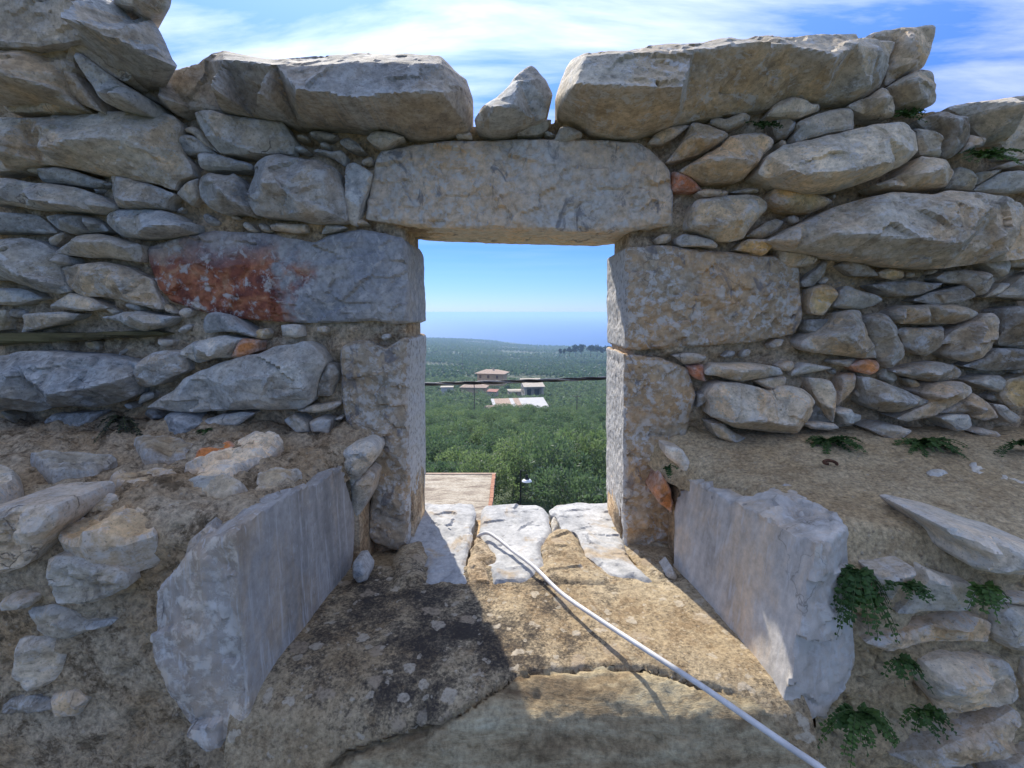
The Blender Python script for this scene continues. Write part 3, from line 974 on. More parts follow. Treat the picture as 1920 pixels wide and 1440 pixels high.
face_stone('B', 'b', 16, [1370, 1060, 1400, 1030, 1480, 1025, 1560, 1050, 1640, 1110, 1728, 1180, 1728, 1200, 1620, 1165, 1500, 1155, 1380, 1170, 1360, 1130], scuff=0.3)
face_stone('B', 't', 20, [-140, 1175, 100, 1170, 300, 1165, 500, 1170, 700, 1160, 900, 1155, 1060, 1160, 1120, 1172, 1000, 1198, 800, 1202, 600, 1212, 400, 1226, 200, 1238, -140, 1262], name='timber', mat=M_WOOD)
face_stone('C', 'b', 40, [-140, 400, 40, 380, 120, 357, 260, 355, 430, 370, 620, 375, 740, 390, 860, 420, 955, 440, 930, 500, 920, 580, 900, 660, 800, 700, 660, 735, 500, 725, 350, 735, 290, 755, 190, 765, 100, 745, -140, 760],
           [-60, 640, 58, 120, 450, 30, 350, 640, 60, 600, 600, 56, 760, 560, 44, 400, 440, 32, 860, 520, 26], scuff=0.5, rough=0.006)
face_stone('C', 'g', 24, [930, 560, 950, 480, 980, 410, 1040, 360, 1130, 345, 1220, 360, 1260, 400, 1275, 480, 1180, 530, 1080, 580, 990, 600, 940, 580], scuff=0.7)
face_stone('C', 'l', 26, [1220, 350, 1310, 290, 1420, 265, 1530, 245, 1640, 268, 1610, 330, 1560, 400, 1470, 400, 1330, 435, 1260, 400, 1215, 390], [1340, 340, 26, 1500, 320, 30, 1420, 390, 22])
face_stone('C', 'o', 25, [1640, 268, 1740, 285, 1740, 350, 1680, 380, 1580, 405, 1558, 400, 1608, 330], scuff=0.2)
face_stone('Z', 'g', 34, [274, 764, 300, 746, 328, 729, 347, 710, 372, 696, 411, 682, 450, 668, 484, 664, 518, 648, 551, 644, 570, 639, 590, 650, 607, 667, 611, 681, 598, 709, 590, 734, 584, 756, 562, 766, 512, 769, 473, 767, 423, 769, 368, 773, 340, 773],
           [330, 750, 24, 420, 720, 34, 500, 700, 38, 560, 680, 38, 575, 730, 30, 520, 745, 36, 440, 752, 32], scuff=0.6)
face_stone('F', 'd', 6, [980, 580, 1040, 590, 1065, 640, 1050, 700, 1010, 800, 910, 805, 920, 740, 950, 660])
face_stone('F', 't', 14, [780, 885, 900, 860, 1060, 840, 1075, 855, 1030, 890, 900, 912, 800, 900])
face_stone('F', 'g', 20, [140, 960, 300, 920, 420, 905, 500, 920, 430, 960, 380, 1000, 280, 1005, 200, 985])
face_stone('C', 'b', 30, [1110, 800, 1150, 770, 1230, 765, 1330, 790, 1390, 840, 1350, 900, 1290, 960, 1190, 1000, 1120, 980, 1115, 900], [1200, 810, 26, 1190, 940, 30, 1300, 860, 20])
face_stone('C', 'd', 12, [300, 830, 360, 775, 500, 770, 620, 765, 690, 765, 640, 830, 560, 890, 450, 905, 380, 890, 340, 860])
face_stone('F', 't', 20, [690, 960, 760, 920, 830, 960, 865, 990, 870, 1045, 790, 1055, 740, 1010])
face_stone('F', 'g', 24, [870, 970, 930, 945, 1010, 960, 1000, 1010, 990, 1060, 940, 1040, 880, 1040])
face_stone('F', 'l', 8, [670, 320, 740, 315, 810, 325, 820, 400, 780, 410, 680, 400])

# --- upper wall, right of the window
for tn, pr, pts, inn in (
        ('g', 12, [390, 690, 480, 640, 560, 600, 630, 590, 600, 650, 540, 690, 470, 700], None),
        ('t', 12, [640, 730, 680, 650, 750, 640, 830, 680, 835, 705, 770, 730, 700, 745], None),
        ('g', 6, [-20, 690, 80, 675, 90, 720, -10, 725], None)):
    face_stone('G', tn, pr, pts, inn)
for tn, pr, pts, inn in (
        ('g', 8, [70, 450, 120, 390, 200, 345, 320, 320, 400, 315, 340, 370, 260, 430, 180, 465, 100, 465], None),
        ('t', 22, [205, 605, 280, 520, 350, 420, 400, 340, 410, 300, 470, 295, 580, 330, 680, 370, 710, 400, 650, 450, 570, 500, 480, 545, 350, 585], [380, 400, 26, 450, 405, 32, 560, 430, 32, 640, 412, 24]),
        ('t', 16, [565, 270, 620, 245, 680, 265, 760, 245, 810, 215, 880, 250, 850, 300, 770, 330, 690, 360, 620, 330, 570, 300], None),
        ('t', 30, [315, 680, 400, 620, 520, 550, 640, 480, 720, 400, 850, 385, 950, 375, 1020, 400, 1065, 440, 1040, 500, 970, 560, 930, 640, 870, 690, 820, 750, 680, 760, 560, 770, 450, 730, 380, 700], [410, 628, 24, 520, 605, 40, 700, 588, 46, 830, 600, 42, 900, 610, 30, 800, 450, 22]),
        ('l', 26, [1000, 250, 1050, 170, 1100, 120, 1180, 110, 1290, 115, 1350, 150, 1430, 145, 1440, 190, 1380, 215, 1260, 265, 1180, 260, 1080, 255], None),
        ('d', 6, [1030, 290, 1080, 265, 1200, 270, 1235, 300, 1220, 360, 1150, 430, 1080, 430, 1050, 370], None),
        ('g', 28, [1240, 310, 1280, 270, 1380, 240, 1480, 205, 1600, 180, 1670, 200, 1700, 270, 1690, 350, 1580, 390, 1480, 395, 1360, 420, 1225, 455, 1220, 390, 1270, 340], None),
        ('y', 6, [1090, 470, 1120, 430, 1165, 445, 1150, 490, 1110, 500], None),
        ('r', 8, [255, 680, 300, 690, 370, 730, 450, 790, 490, 830, 400, 850, 260, 840, 258, 760], None),
        ('t', 10, [445, 850, 500, 825, 640, 825, 710, 840, 700, 870, 600, 890, 500, 890], None),
        ('t', 2, [720, 850, 850, 820, 940, 820, 940, 850, 850, 865], None),
        ('t', 24, [380, 1080, 400, 980, 440, 910, 560, 895, 700, 875, 860, 865, 950, 880, 1010, 930, 1010, 980, 930, 1070, 860, 1150, 820, 1220, 700, 1240, 600, 1240, 520, 1200, 470, 1160, 380, 1140], [500, 1130, 26, 640, 1120, 34, 780, 1060, 34, 900, 960, 28, 560, 930, 16]),
        ('y', 16, [1020, 890, 1060, 820, 1180, 815, 1300, 850, 1440, 885, 1525, 920, 1460, 970, 1340, 1020, 1240, 1015, 1130, 990, 1040, 950], None),
        ('t', 6, [840, 1200, 900, 1150, 1000, 1080, 1100, 1055, 1150, 1080, 1120, 1130, 1040, 1180, 960, 1225], None),
        ('g', 16, [290, 1210, 350, 1175, 440, 1190, 530, 1230, 620, 1270, 600, 1295, 480, 1280, 330, 1280, 295, 1250], None),
        ('y', 14, [765, 1305, 800, 1250, 860, 1220, 980, 1230, 1060, 1275, 1020, 1320, 970, 1355, 880, 1325], None)):
    face_stone('H', tn, pr, pts, inn)
face_stone('Z', 'l', 55, [1420, 325, 1440, 290, 1470, 272, 1520, 262, 1580, 248, 1640, 233, 1690, 228, 1700, 232, 1712, 245, 1718, 262, 1720, 285, 1700, 305, 1670, 320, 1640, 335, 1600, 350, 1560, 358, 1520, 362, 1480, 350, 1440, 335],
           [1441, 312, 40, 1483, 322, 56, 1507, 327, 60, 1540, 325, 62, 1578, 322, 62, 1614, 317, 58, 1671, 306, 46, 1706, 284, 24, 1560, 280, 40, 1660, 260, 34], depth=0.2, scuff=0.7)
for tn, pr, pts, inn in (
        ('l', 15, [1080, 720, 1250, 690, 1520, 660, 1900, 590, 1900, 1140, 1560, 1130, 1520, 1010, 1400, 1000, 1370, 960, 1300, 900, 1220, 800, 1150, 760], [1320, 800, 70, 1560, 770, 75, 1750, 680, 70, 1500, 950, 45, 1700, 950, 45]),
        ('d', 30, [840, 830, 920, 800, 1000, 760, 1100, 790, 1220, 810, 1260, 890, 1270, 960, 1200, 1050, 1110, 1130, 1030, 1120, 1010, 990, 990, 930, 900, 890], [980, 815, 34, 1180, 835, 36, 1150, 1000, 20]),
        ('g', 34, [820, 890, 920, 900, 990, 940, 1005, 1000, 1025, 1125, 940, 1115, 860, 1105, 840, 1020], None),
        ('t', 24, [1270, 940, 1380, 970, 1370, 1030, 1280, 1060, 1200, 1090, 1170, 1100, 1230, 1020], None),
        ('t', 45, [510, 1340, 700, 1270, 860, 1150, 870, 1110, 990, 1120, 1080, 1140, 1100, 1200, 1150, 1240, 1070, 1360, 950, 1370, 740, 1380, 560, 1370], [640, 1335, 18, 900, 1250, 34, 1050, 1205, 32, 960, 1160, 18]),
        ('g', 20, [1110, 1270, 1170, 1200, 1240, 1230, 1300, 1280, 1290, 1385, 1180, 1380, 1070, 1370], None),
        ('t', 12, [1300, 1250, 1400, 1235, 1510, 1220, 1430, 1280, 1300, 1350], None),
        ('t', 14, [1480, 1200, 1560, 1160, 1900, 1150, 1900, 1230, 1600, 1200, 1520, 1215], None),
        ('l', 20, [1300, 1380, 1400, 1310, 1520, 1240, 1640, 1235, 1900, 1280, 1900, 1360, 1600, 1400, 1500, 1410, 1380, 1395], None)):
    face_stone('I', tn, pr, pts, inn)
face_stone('Z', 'g', 60, [1440, 450, 1500, 420, 1560, 390, 1620, 372, 1675, 360, 1745, 365, 1780, 357, 1840, 360, 1890, 370, 1915, 395, 1960, 405, 1960, 480, 1880, 490, 1830, 495, 1770, 503, 1700, 500, 1640, 492, 1560, 480, 1490, 468],
           [1490, 448, 20, 1559, 437, 46, 1628, 441, 60, 1702, 447, 66, 1744, 450, 68, 1797, 458, 66, 1892, 470, 40, 1640, 385, 28, 1760, 385, 40, 1860, 390, 34], depth=0.2, scuff=0.8, rough=0.006)
for tn, pr, pts, inn in (
        ('t', 8, [-75, 560, 100, 590, 210, 630, 130, 680, 0, 690, -70, 650], None),
        ('d', 4, [90, 800, 160, 710, 240, 640, 270, 640, 250, 720, 180, 820, 110, 825], None),
        ('d', 10, [340, 670, 420, 640, 540, 670, 620, 720, 635, 745, 540, 750, 450, 750, 390, 710], None),
        ('y', 12, [630, 720, 700, 690, 800, 710, 800, 760, 720, 780, 650, 760], None),
        ('d', 14, [580, 810, 700, 790, 860, 780, 1000, 800, 1110, 800, 1020, 840, 900, 880, 740, 895, 660, 860], None),
        ('g', 22, [1050, 760, 1120, 720, 1250, 700, 1360, 725, 1460, 770, 1420, 840, 1340, 890, 1280, 840, 1230, 800, 1120, 795], None),
        ('d', 16, [880, 920, 1000, 870, 1130, 840, 1240, 810, 1310, 900, 1200, 925, 1050, 950, 950, 940], None),
        ('y', 18, [150, 900, 170, 830, 240, 805, 310, 830, 340, 880, 300, 950, 240, 1030, 160, 1020, 140, 960], [215, 890, 30, 330, 878, 16]),
        ('g', 20, [310, 960, 340, 860, 400, 820, 480, 845, 600, 885, 665, 915, 600, 960, 490, 985, 380, 980], None),
        ('t', 22, [730, 1000, 820, 960, 980, 950, 1150, 945, 1270, 970, 1350, 1010, 1300, 1050, 1180, 1090, 1000, 1090, 800, 1090, 740, 1050], [820, 1045, 28, 980, 1020, 32, 1150, 1005, 32, 1250, 1010, 24]),
        ('g', 30, [75, 1230, 140, 1180, 260, 1110, 340, 1050, 350, 1010, 420, 985, 500, 990, 520, 1080, 540, 1160, 590, 1240, 620, 1330, 500, 1335, 320, 1310, 170, 1290, 100, 1270], [430, 1010, 24, 475, 1130, 44, 512, 1300, 26, 300, 1170, 30, 440, 1230, 38]),
        ('g', 22, [530, 1040, 640, 1005, 700, 1030, 740, 1100, 780, 1180, 810, 1260, 800, 1330, 710, 1410, 620, 1340, 580, 1220, 540, 1140], [690, 1080, 28, 770, 1240, 26, 720, 1350, 20]),
        ('g', 12, [770, 1130, 830, 1110, 960, 1120, 1100, 1100, 1090, 1170, 1040, 1260, 970, 1320, 900, 1300, 820, 1250, 800, 1180], None),
        ('g', 30, [1060, 1240, 1150, 1150, 1250, 1090, 1340, 1060, 1400, 1010, 1450, 1010, 1485, 1060, 1470, 1160, 1440, 1260, 1380, 1330, 1280, 1360, 1190, 1350, 1130, 1310, 1160, 1220], [1240, 1180, 44, 1400, 1090, 38, 1340, 1280, 30]),
        ('d', 14, [1480, 980, 1580, 960, 1820, 970, 1820, 1240, 1600, 1250, 1480, 1240, 1470, 1160, 1490, 1060], None),
        ('d', 18, [1240, 1390, 1400, 1330, 1480, 1260, 1820, 1270, 1820, 1390, 1600, 1400, 1420, 1425], None),
        ('g', 20, [1480, 890, 1560, 830, 1640, 750, 1820, 700, 1820, 920, 1600, 910], None),
        ('g', 26, [1380, 660, 1500, 610, 1570, 650, 1560, 700, 1520, 755, 1440, 720], None),
        ('d', 2, [120, 1060, 300, 1050, 240, 1110, 150, 1170, 110, 1130], None),
        ('g', 20, [1580, 620, 1820, 560, 1820, 690, 1600, 680], None),
        ('l', 8, [1410, 860, 1500, 800, 1560, 800, 1480, 880, 1380, 910], None)):
    face_stone('J', tn, pr, pts, inn)
for tn, pr, pts, inn in (
        ('t', 20, [0, 520, 140, 508, 210, 512, 130, 575, 100, 570, 0, 545], None),
        ('o', 22, [140, 560, 210, 520, 300, 510, 380, 520, 390, 600, 330, 640, 220, 620], None),
        ('g', 20, [500, 610, 640, 580, 760, 545, 900, 530, 1020, 560, 1085, 600, 1060, 680, 960, 690, 880, 710, 760, 690, 620, 650], [780, 610, 26, 900, 640, 30, 1000, 600, 20]),
        ('g', 36, [250, 660, 350, 670, 480, 720, 620, 770, 720, 820, 830, 870, 760, 900, 640, 930, 540, 960, 400, 950, 310, 890, 290, 780], [400, 850, 30, 520, 780, 30, 620, 880, 42, 720, 870, 28]),
        ('t', 44, [780, 800, 900, 720, 1000, 700, 1100, 700, 1190, 750, 1180, 800, 1080, 860, 960, 920, 860, 990, 760, 1010, 640, 1040, 540, 1010, 640, 960, 760, 910, 850, 870], [840, 890, 28, 960, 840, 36, 1100, 780, 36]),
        ('t', 36, [1080, 870, 1190, 790, 1280, 850, 1350, 920, 1400, 1000, 1300, 1030, 1180, 1000, 1150, 960, 900, 970, 980, 910], [1200, 860, 30, 1300, 950, 34, 1080, 910, 22]),
        ('l', 30, [1370, 890, 1450, 900, 1520, 960, 1580, 1000, 1550, 1060, 1480, 1050, 1400, 970], None),
        ('w', 44, [920, 1010, 1000, 980, 1130, 970, 1165, 1030, 1140, 1080, 1040, 1120, 1000, 1060], None),
        ('l', 40, [1160, 1120, 1260, 1090, 1380, 1120, 1440, 1160, 1380, 1180, 1240, 1150], None),
        ('g', 46, [320, 1100, 420, 1060, 560, 1070, 680, 1110, 600, 1150, 560, 1200, 480, 1190, 380, 1140], None),
        ('w', 34, [30, 960, 70, 940, 150, 930, 170, 970, 260, 980, 250, 1030, 160, 1060, 100, 1060, 80, 1000], None),
        ('g', 22, [1150, 690, 1300, 650, 1420, 650, 1440, 710, 1400, 790, 1300, 760, 1200, 720], None),
        ('y', 20, [1410, 800, 1480, 680, 1640, 640, 1760, 640, 1760, 900, 1500, 940, 1440, 880], None)):
    face_stone('L', tn, pr, pts, inn)
for tn, pr, pts, inn in (
        ('g', 14, [100, 390, 200, 370, 300, 370, 380, 400, 320, 450, 200, 460], None),
        ('r', 6, [220, 470, 350, 465, 360, 560, 370, 615, 280, 580, 240, 540], None),
        ('l', 26, [360, 520, 440, 460, 600, 460, 800, 460, 920, 470, 1000, 490, 1030, 550, 900, 575, 760, 595, 660, 620, 560, 590, 450, 555, 370, 555], [690, 520, 34, 850, 510, 30, 660, 590, 24, 520, 500, 18]),
        ('t', 16, [780, 600, 900, 575, 1050, 570, 1040, 620, 1000, 670, 930, 685, 850, 650], None),
        ('l', 40, [385, 720, 440, 640, 520, 610, 680, 620, 820, 660, 930, 700, 1000, 650, 1100, 645, 1200, 670, 1260, 720, 1310, 780, 1260, 860, 1210, 960, 1150, 1050, 1000, 1040, 780, 1020, 600, 990, 520, 950, 410, 900, 415, 800], [560, 740, 26, 930, 715, 30, 1220, 780, 26, 620, 960, 40, 800, 935, 48, 980, 965, 46, 1120, 975, 34]),
        ('t', 26, [1250, 580, 1350, 585, 1420, 600, 1450, 700, 1465, 800, 1455, 960, 1400, 900, 1320, 780, 1280, 680], None),
        ('l', 14, [1100, 560, 1110, 520, 1200, 450, 1330, 470, 1450, 490, 1340, 515, 1220, 540], None),
        ('t', 10, [1500, 560, 1560, 540, 1640, 540, 1610, 640, 1560, 730, 1480, 820, 1460, 830, 1470, 700, 1500, 680], None),
        ('l', 30, [1200, 960, 1330, 950, 1450, 960, 1500, 1000, 1400, 1020, 1250, 1000], None),
        ('d', 6, [1310, 790, 1400, 900, 1440, 950, 1210, 950, 1250, 870], None),
        ('t', 36, [400, 960, 520, 960, 600, 1030, 720, 1090, 620, 1130, 480, 1080], None),
        ('d', 4, [310, 720, 370, 690, 380, 770, 340, 800, 290, 830], None)):
    face_stone('K', tn, pr, pts, inn)

# --- dressed stones round the opening (deep, so that the reveals are real)
JD = 0.225
face_stone('Z', 'w', 0, [690, 380, 700, 330, 705, 300, 715, 283, 760, 275, 830, 265, 960, 262, 1100, 262, 1200, 268, 1230, 290, 1255, 320, 1262, 360, 1260, 400, 1262, 422, 1235, 426, 1190, 432, 1140, 436, 1050, 434, 900, 430, 790, 425, 770, 424, 735, 418, 685, 412],
           [760, 300, 10, 900, 290, 14, 1100, 290, 12, 1220, 330, 10, 1200, 410, 8, 1000, 415, 8, 760, 405, 8, 950, 350, 16], name='lintel', mat=M_DRESS, scuff=1.0, depth=JD + 0.015, taper=1.0, side_rows=34, rough=0.0038)
face_stone('Z', 'g', -4, [275, 465, 340, 445, 400, 432, 500, 438, 590, 455, 620, 440, 680, 430, 730, 440, 757, 447, 763, 462, 765, 520, 768, 570, 768, 606, 740, 608, 700, 600, 640, 605, 560, 605, 480, 600, 400, 590, 350, 575, 320, 565, 300, 540, 290, 520, 280, 490],
           [340, 500, 12, 500, 500, 14, 640, 500, 16, 720, 480, 10, 700, 570, 12], name='jamb_stone', mat=M_RED, depth=JD, taper=1.0, side_rows=32, rough=0.0038)
face_stone('Z', 't', 4, [640, 652, 660, 640, 690, 638, 722, 655, 757, 632, 768, 636, 768, 700, 766, 760, 769, 900, 766, 985, 764, 1036, 735, 1030, 700, 1016, 690, 1000, 695, 950, 700, 900, 690, 830, 650, 790, 640, 740],
           [690, 680, 10, 740, 700, 16, 720, 800, 18, 735, 930, 14], name='jamb_stone', mat=M_DRESS, scuff=0.9, depth=JD + 0.005, taper=1.0, side_rows=32, rough=0.0038)
face_stone('Z', 'l', 0, [1173, 465, 1240, 460, 1330, 470, 1450, 480, 1498, 500, 1503, 600, 1490, 625, 1420, 640, 1300, 650, 1200, 657, 1172, 654, 1171, 560],
           [1210, 490, 10, 1350, 520, 16, 1450, 540, 14, 1400, 620, 10, 1230, 630, 10], name='jamb_stone', mat=M_DRESS, scuff=0.9, depth=JD, taper=1.0, side_rows=32, rough=0.0038)
face_stone('Z', 't', 3, [1170, 662, 1240, 672, 1290, 690, 1305, 740, 1290, 790, 1285, 820, 1250, 840, 1235, 870, 1232, 920, 1262, 960, 1268, 1000, 1262, 1052, 1230, 1048, 1170, 1034, 1168, 950, 1169, 800],
           [1230, 720, 14, 1270, 740, 12, 1200, 850, 14, 1210, 980, 12], name='jamb_stone', mat=M_DRESS, scuff=0.7, depth=JD, taper=1.0, side_rows=32, rough=0.0038)

# --- small stones at the corners between blocks and jambs
face_stone('F', 'l', 0, [1060, 1190, 1150, 1130, 1250, 1105, 1310, 1130, 1325, 1180, 1290, 1260, 1210, 1350, 1150, 1410, 1130, 1360, 1080, 1280, 1055, 1240], [1150, 1190, 24, 1230, 1180, 26, 1160, 1300, 20], y=1.10)
face_stone('Z', 't', 0, [660, 905, 690, 880, 702, 890, 695, 930, 668, 975, 658, 940], y=1.12)
face_stone('K', 'w', 0, [35, 1150, 170, 1180, 220, 1260, 230, 1360, 190, 1400, 140, 1320, 60, 1260, 30, 1210], y=1.12)
face_stone('M', 'o', 0, [50, 190, 90, 110, 130, 170, 152, 250, 145, 295, 80, 240], y=1.13, name='brick_fragment', scuff=0.1)

# --- small chips pressed into the mortar between the stones
crg = np.random.default_rng(23)
chips = []
for _ in range(9000):
    u, v, r = crg.uniform(5, 1915), crg.uniform(225, 785), crg.uniform(8, 19)
    if 740 < u < 1190 and v > 400 or (u > 1790 and v < 330):
        continue
    q = np.array([[u, v]])
    if any(math.hypot(u - a, (v - b) * 1.4) < r + c + 2 for a, b, c in chips):
        continue
    ok = True
    for poly in FACE_POLYS:
        if u < poly[:, 0].min() - r or u > poly[:, 0].max() + r or v < poly[:, 1].min() - r or v > poly[:, 1].max() + r:
            continue
        if inside(q, poly)[0] or seg_dist(q, poly)[0] < r * 0.62:
            ok = False
            break
    if ok:
        chips.append((u, v, r))
    if len(chips) >= 46:
        break
for u, v, r in chips:
    k_ = int(crg.integers(5, 8))
    a0 = crg.uniform(0, 6.28)
    sk = crg.uniform(-0.5, 0.5)
    pts = []
    for i in range(k_):
        a = a0 + 2 * math.pi * i / k_
        rr_ = r * crg.uniform(0.65, 1.1)
        x_, y_ = rr_ * 1.15 * math.cos(a), rr_ * 0.72 * math.sin(a)
        pts += [u + x_, v + y_ + sk * x_]
    face_stone('Z', 'gttdty'[int(crg.integers(0, 6))], crg.uniform(-8, 6), pts, name='chip', depth=0.05)

# --- mortar core of the upper wall: one sheet with the window cut out, closed at the back
def core():
    s = 0.0085
    xs = np.arange(-2.3, 2.3001, s)
    zs = np.arange(-0.70, 1.02, s)
    X, Z = np.meshgrid(xs, zs)
    nx, nz = len(xs), len(zs)
    P = np.column_stack([X.ravel(), np.zeros(X.size), Z.ravel()])
    n1, n2, n3 = fbm(P, 9, 3), fbm(P, 45, 3), fbm(P, 120, 2)
    n4 = fbm(P, 24, 3)
    Y = YW + 0.021 + 0.014 * n1 + 0.026 * n4 + 0.014 * n2 + 0.006 * n3
    V = np.column_stack([P[:, 0], Y, P[:, 2]])
    # top outline follows the coping stones a little below their upper edge
    tu = [-600, 0, 250, 330, 400, 800, 880, 920, 990, 1040, 1100, 1640, 1690, 1740, 1790, 1920, 2700]
    tv = [-40, 20, 130, 190, 150, 150, 235, 235, 200, 225, 150, 120, 130, 200, 215, 215, 200]
    T = np.array([at_y(u, v, YW) for u, v in zip(tu, tv)])
    top = np.interp(xs, T[:, 0], T[:, 2])
    o0, o1 = at_y(758, 470, YW), at_y(1184, 470, YW)
    zl = at_y(960, 424, YW)[2]
    cx, cz = X + s / 2, Z + s / 2
    keep = (cz < np.interp(cx, xs, top)) & ~((cx > o0[0] - 0.0) & (cx < o1[0]) & (cz < zl) & (cz > SZ - 0.02))
    keep[-1, :] = False
    keep[:, -1] = False
    idx = np.arange(nx * nz).reshape(nz, nx)
    kj, ki = np.nonzero(keep)
    A, B, C, D = idx[kj, ki], idx[kj, ki + 1], idx[kj + 1, ki + 1], idx[kj + 1, ki]
    front = np.column_stack([A, B, C, D])
    N = nx * nz
    Vb = V.copy()
    Vb[:, 1] = YW + 0.20
    back = np.column_stack([D, C, B, A]) + N
    sides = []
    kp = np.pad(keep, 1)
    for dj, di, e in ((-1, 0, ((0, 0), (0, 1))), (1, 0, ((1, 1), (1, 0))), (0, -1, ((1, 0), (0, 0))), (0, 1, ((0, 1), (1, 1)))):
        nb = kp[1 + dj:1 + dj + nz, 1 + di:1 + di + nx]
        bj, bi = np.nonzero(keep & ~nb)
        a = idx[bj + e[0][0], bi + e[0][1]]
        b = idx[bj + e[1][0], bi + e[1][1]]
        sides.append(np.column_stack([b, a, a + N, b + N]))
    F = np.vstack([front, back] + sides)
    V = np.vstack([V, Vb])
    used = np.unique(F)
    remap = np.zeros(len(V), int)
    remap[used] = np.arange(len(used))
    obj_world('mortar', V[used], remap[F], M_MORTAR, wall)


core()


# --- sheets of mortar that follow a profile (ledges, sill, lower faces)
def sheet(name, profile, x0, x1, mat, amp=(0.008, 0.004, 0.0015), keep=None, s=0.008, extra=None, xin=None, zin=None, seed=0.0, smooth=5, freq=(8, 32, 110)):
    P = [np.array(p, float) for p in profile]
    pts = []
    for a, b in zip(P[:-1], P[1:]):
        m = max(1, int(np.linalg.norm(b - a) / s))
        pts += [a + (b - a) * k / m for k in range(m)]
    pts.append(P[-1])
    pts = np.array(pts)
    for _ in range(smooth):
        pts[1:-1] = 0.5 * pts[1:-1] + 0.25 * (pts[:-2] + pts[2:])
    tg = np.gradient(pts, axis=0)
    tg /= np.linalg.norm(tg, axis=1)[:, None]
    nr = np.column_stack([tg[:, 1], -tg[:, 0]])          # to the viewer / upwards for a profile running towards the viewer
    xs = np.arange(x0, x1 + s, s)
    m, n = len(pts), len(xs)
    X = np.tile(xs, m)
    Y = np.repeat(pts[:, 0], n)
    Zz = np.repeat(pts[:, 1], n)
    NY, NZ = np.repeat(nr[:, 0], n), np.repeat(nr[:, 1], n)
    if xin is not None:                       # the inner edge follows the block; X counts outwards from it
        t_ = X - x0
        sg = np.sign(xin(0.9))
        X = xin(Y) + sg * t_
        w_ = np.exp(-t_ / 0.16) * np.clip((Y - 0.765) / 0.02, 0, 1)
        Zz = Zz * (1 - w_) + zin(Y) * w_ - 0.05 * np.exp(-t_ / 0.010) * np.clip((Y - 0.765) / 0.02, 0, 1)
    Q = np.column_stack([X, Y, Zz])
    d = amp[0] * fbm(Q, freq[0], 3, 0.55, seed) + amp[1] * fbm(Q, freq[1], 3, 0.55, seed + 5) + amp[2] * fbm(Q, freq[2], 2, 0.5, seed + 8)
    if extra is not None:
        d = d + extra(Q)
    V = np.column_stack([X, Y + NY * d, Zz + NZ * d])
    idx = np.arange(m * n).reshape(m, n)
    F = np.column_stack([idx[:-1, :-1].ravel(), idx[1:, :-1].ravel(), idx[1:, 1:].ravel(), idx[:-1, 1:].ravel()])
    if keep is not None:
        c = Q[F].mean(axis=1)
        F = F[keep(c)]
        used = np.unique(F)
        rm = np.zeros(len(V), int)
        rm[used] = np.arange(len(used))
        V, F = V[used], rm[F]
    return obj_world(name, V, F, mat, wall)


LZL0, LZL1 = -0.268, -0.345        # left ledge height at the wall and at its front edge
LZR0, LZR1 = -0.285, -0.372
YL, YR = 0.752, 0.752              # planes of the lower wall faces
_yy = [0.70, 0.745, 0.80, 0.95, 1.06, 1.12, 1.25]
r_in = lambda Y: np.interp(Y, _yy, [0.50, 0.505, 0.525, 0.462, 0.408, 0.36, 0.285])
l_in = lambda Y: -np.interp(Y, _yy, [0.45, 0.455, 0.402, 0.388, 0.374, 0.335, 0.285])
r_z = lambda Y: np.interp(Y, _yy, [-0.36, -0.35, -0.330, -0.338, -0.348, -0.338, -0.285])
l_z = lambda Y: np.interp(Y, _yy, [-0.36, -0.35, -0.326, -0.328, -0.330, -0.320, -0.275])


def crumbly(Q):
    w = np.clip((LZR1 - 0.005 - Q[:, 2]) / 0.03, 0, 1)
    pits = np.clip(fbm(Q, 40, 3, 0.6, 14.0) - 0.2, 0, 1)
    return w * (0.016 * fbm(Q, 18, 3, 0.6, 2.0) + 0.010 * fbm(Q, 55, 3, 0.6, 5.0) - 0.06 * pits)


def terraces(Q):
    f = fbm(Q * np.array([0.7, 1.2, 1.2]), 11, 4, 0.6, 21.0) * 5.0
    fl = np.floor(f)
    fr = np.clip((f - fl) / 0.12, 0, 1)
    pits = np.clip(fbm(Q, 46, 3, 0.6, 4.0) - 0.25, 0, 1)
    flat = np.clip((Q[:, 1] - 0.79) / 0.05, 0.25, 1)
    return flat * 0.016 * (fl + fr) / 2.0 - 0.045 * pits


sheet('mortar_ledge', [(1.27, LZR0 + 0.012), (1.15, LZR0), (0.80, LZR1 + 0.006), (YR + 0.008, LZR1 - 0.03), (YR, LZR1 - 0.10), (YR + 0.01, -1.5)], 0, 1.8, M_LEDGE_R,
      amp=(0.009, 0.005, 0.0026), xin=r_in, zin=r_z, seed=3, s=0.0065, extra=crumbly)
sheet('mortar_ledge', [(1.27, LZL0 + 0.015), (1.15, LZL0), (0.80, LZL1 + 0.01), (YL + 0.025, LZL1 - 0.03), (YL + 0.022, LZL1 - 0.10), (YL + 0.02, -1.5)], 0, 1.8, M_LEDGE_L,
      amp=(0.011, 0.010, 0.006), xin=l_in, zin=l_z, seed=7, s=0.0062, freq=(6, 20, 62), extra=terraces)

crack_px = [(300, 1425), (420, 1385), (560, 1352), (640, 1332), (760, 1322), (830, 1316), (905, 1292), (965, 1264), (1050, 1254), (1140, 1246), (1215, 1250), (1290, 1270), (1400, 1290), (1470, 1320), (1560, 1350)]
crack = np.array([at_z(u, v, SZ - 0.004)[:2] for u, v in crack_px])


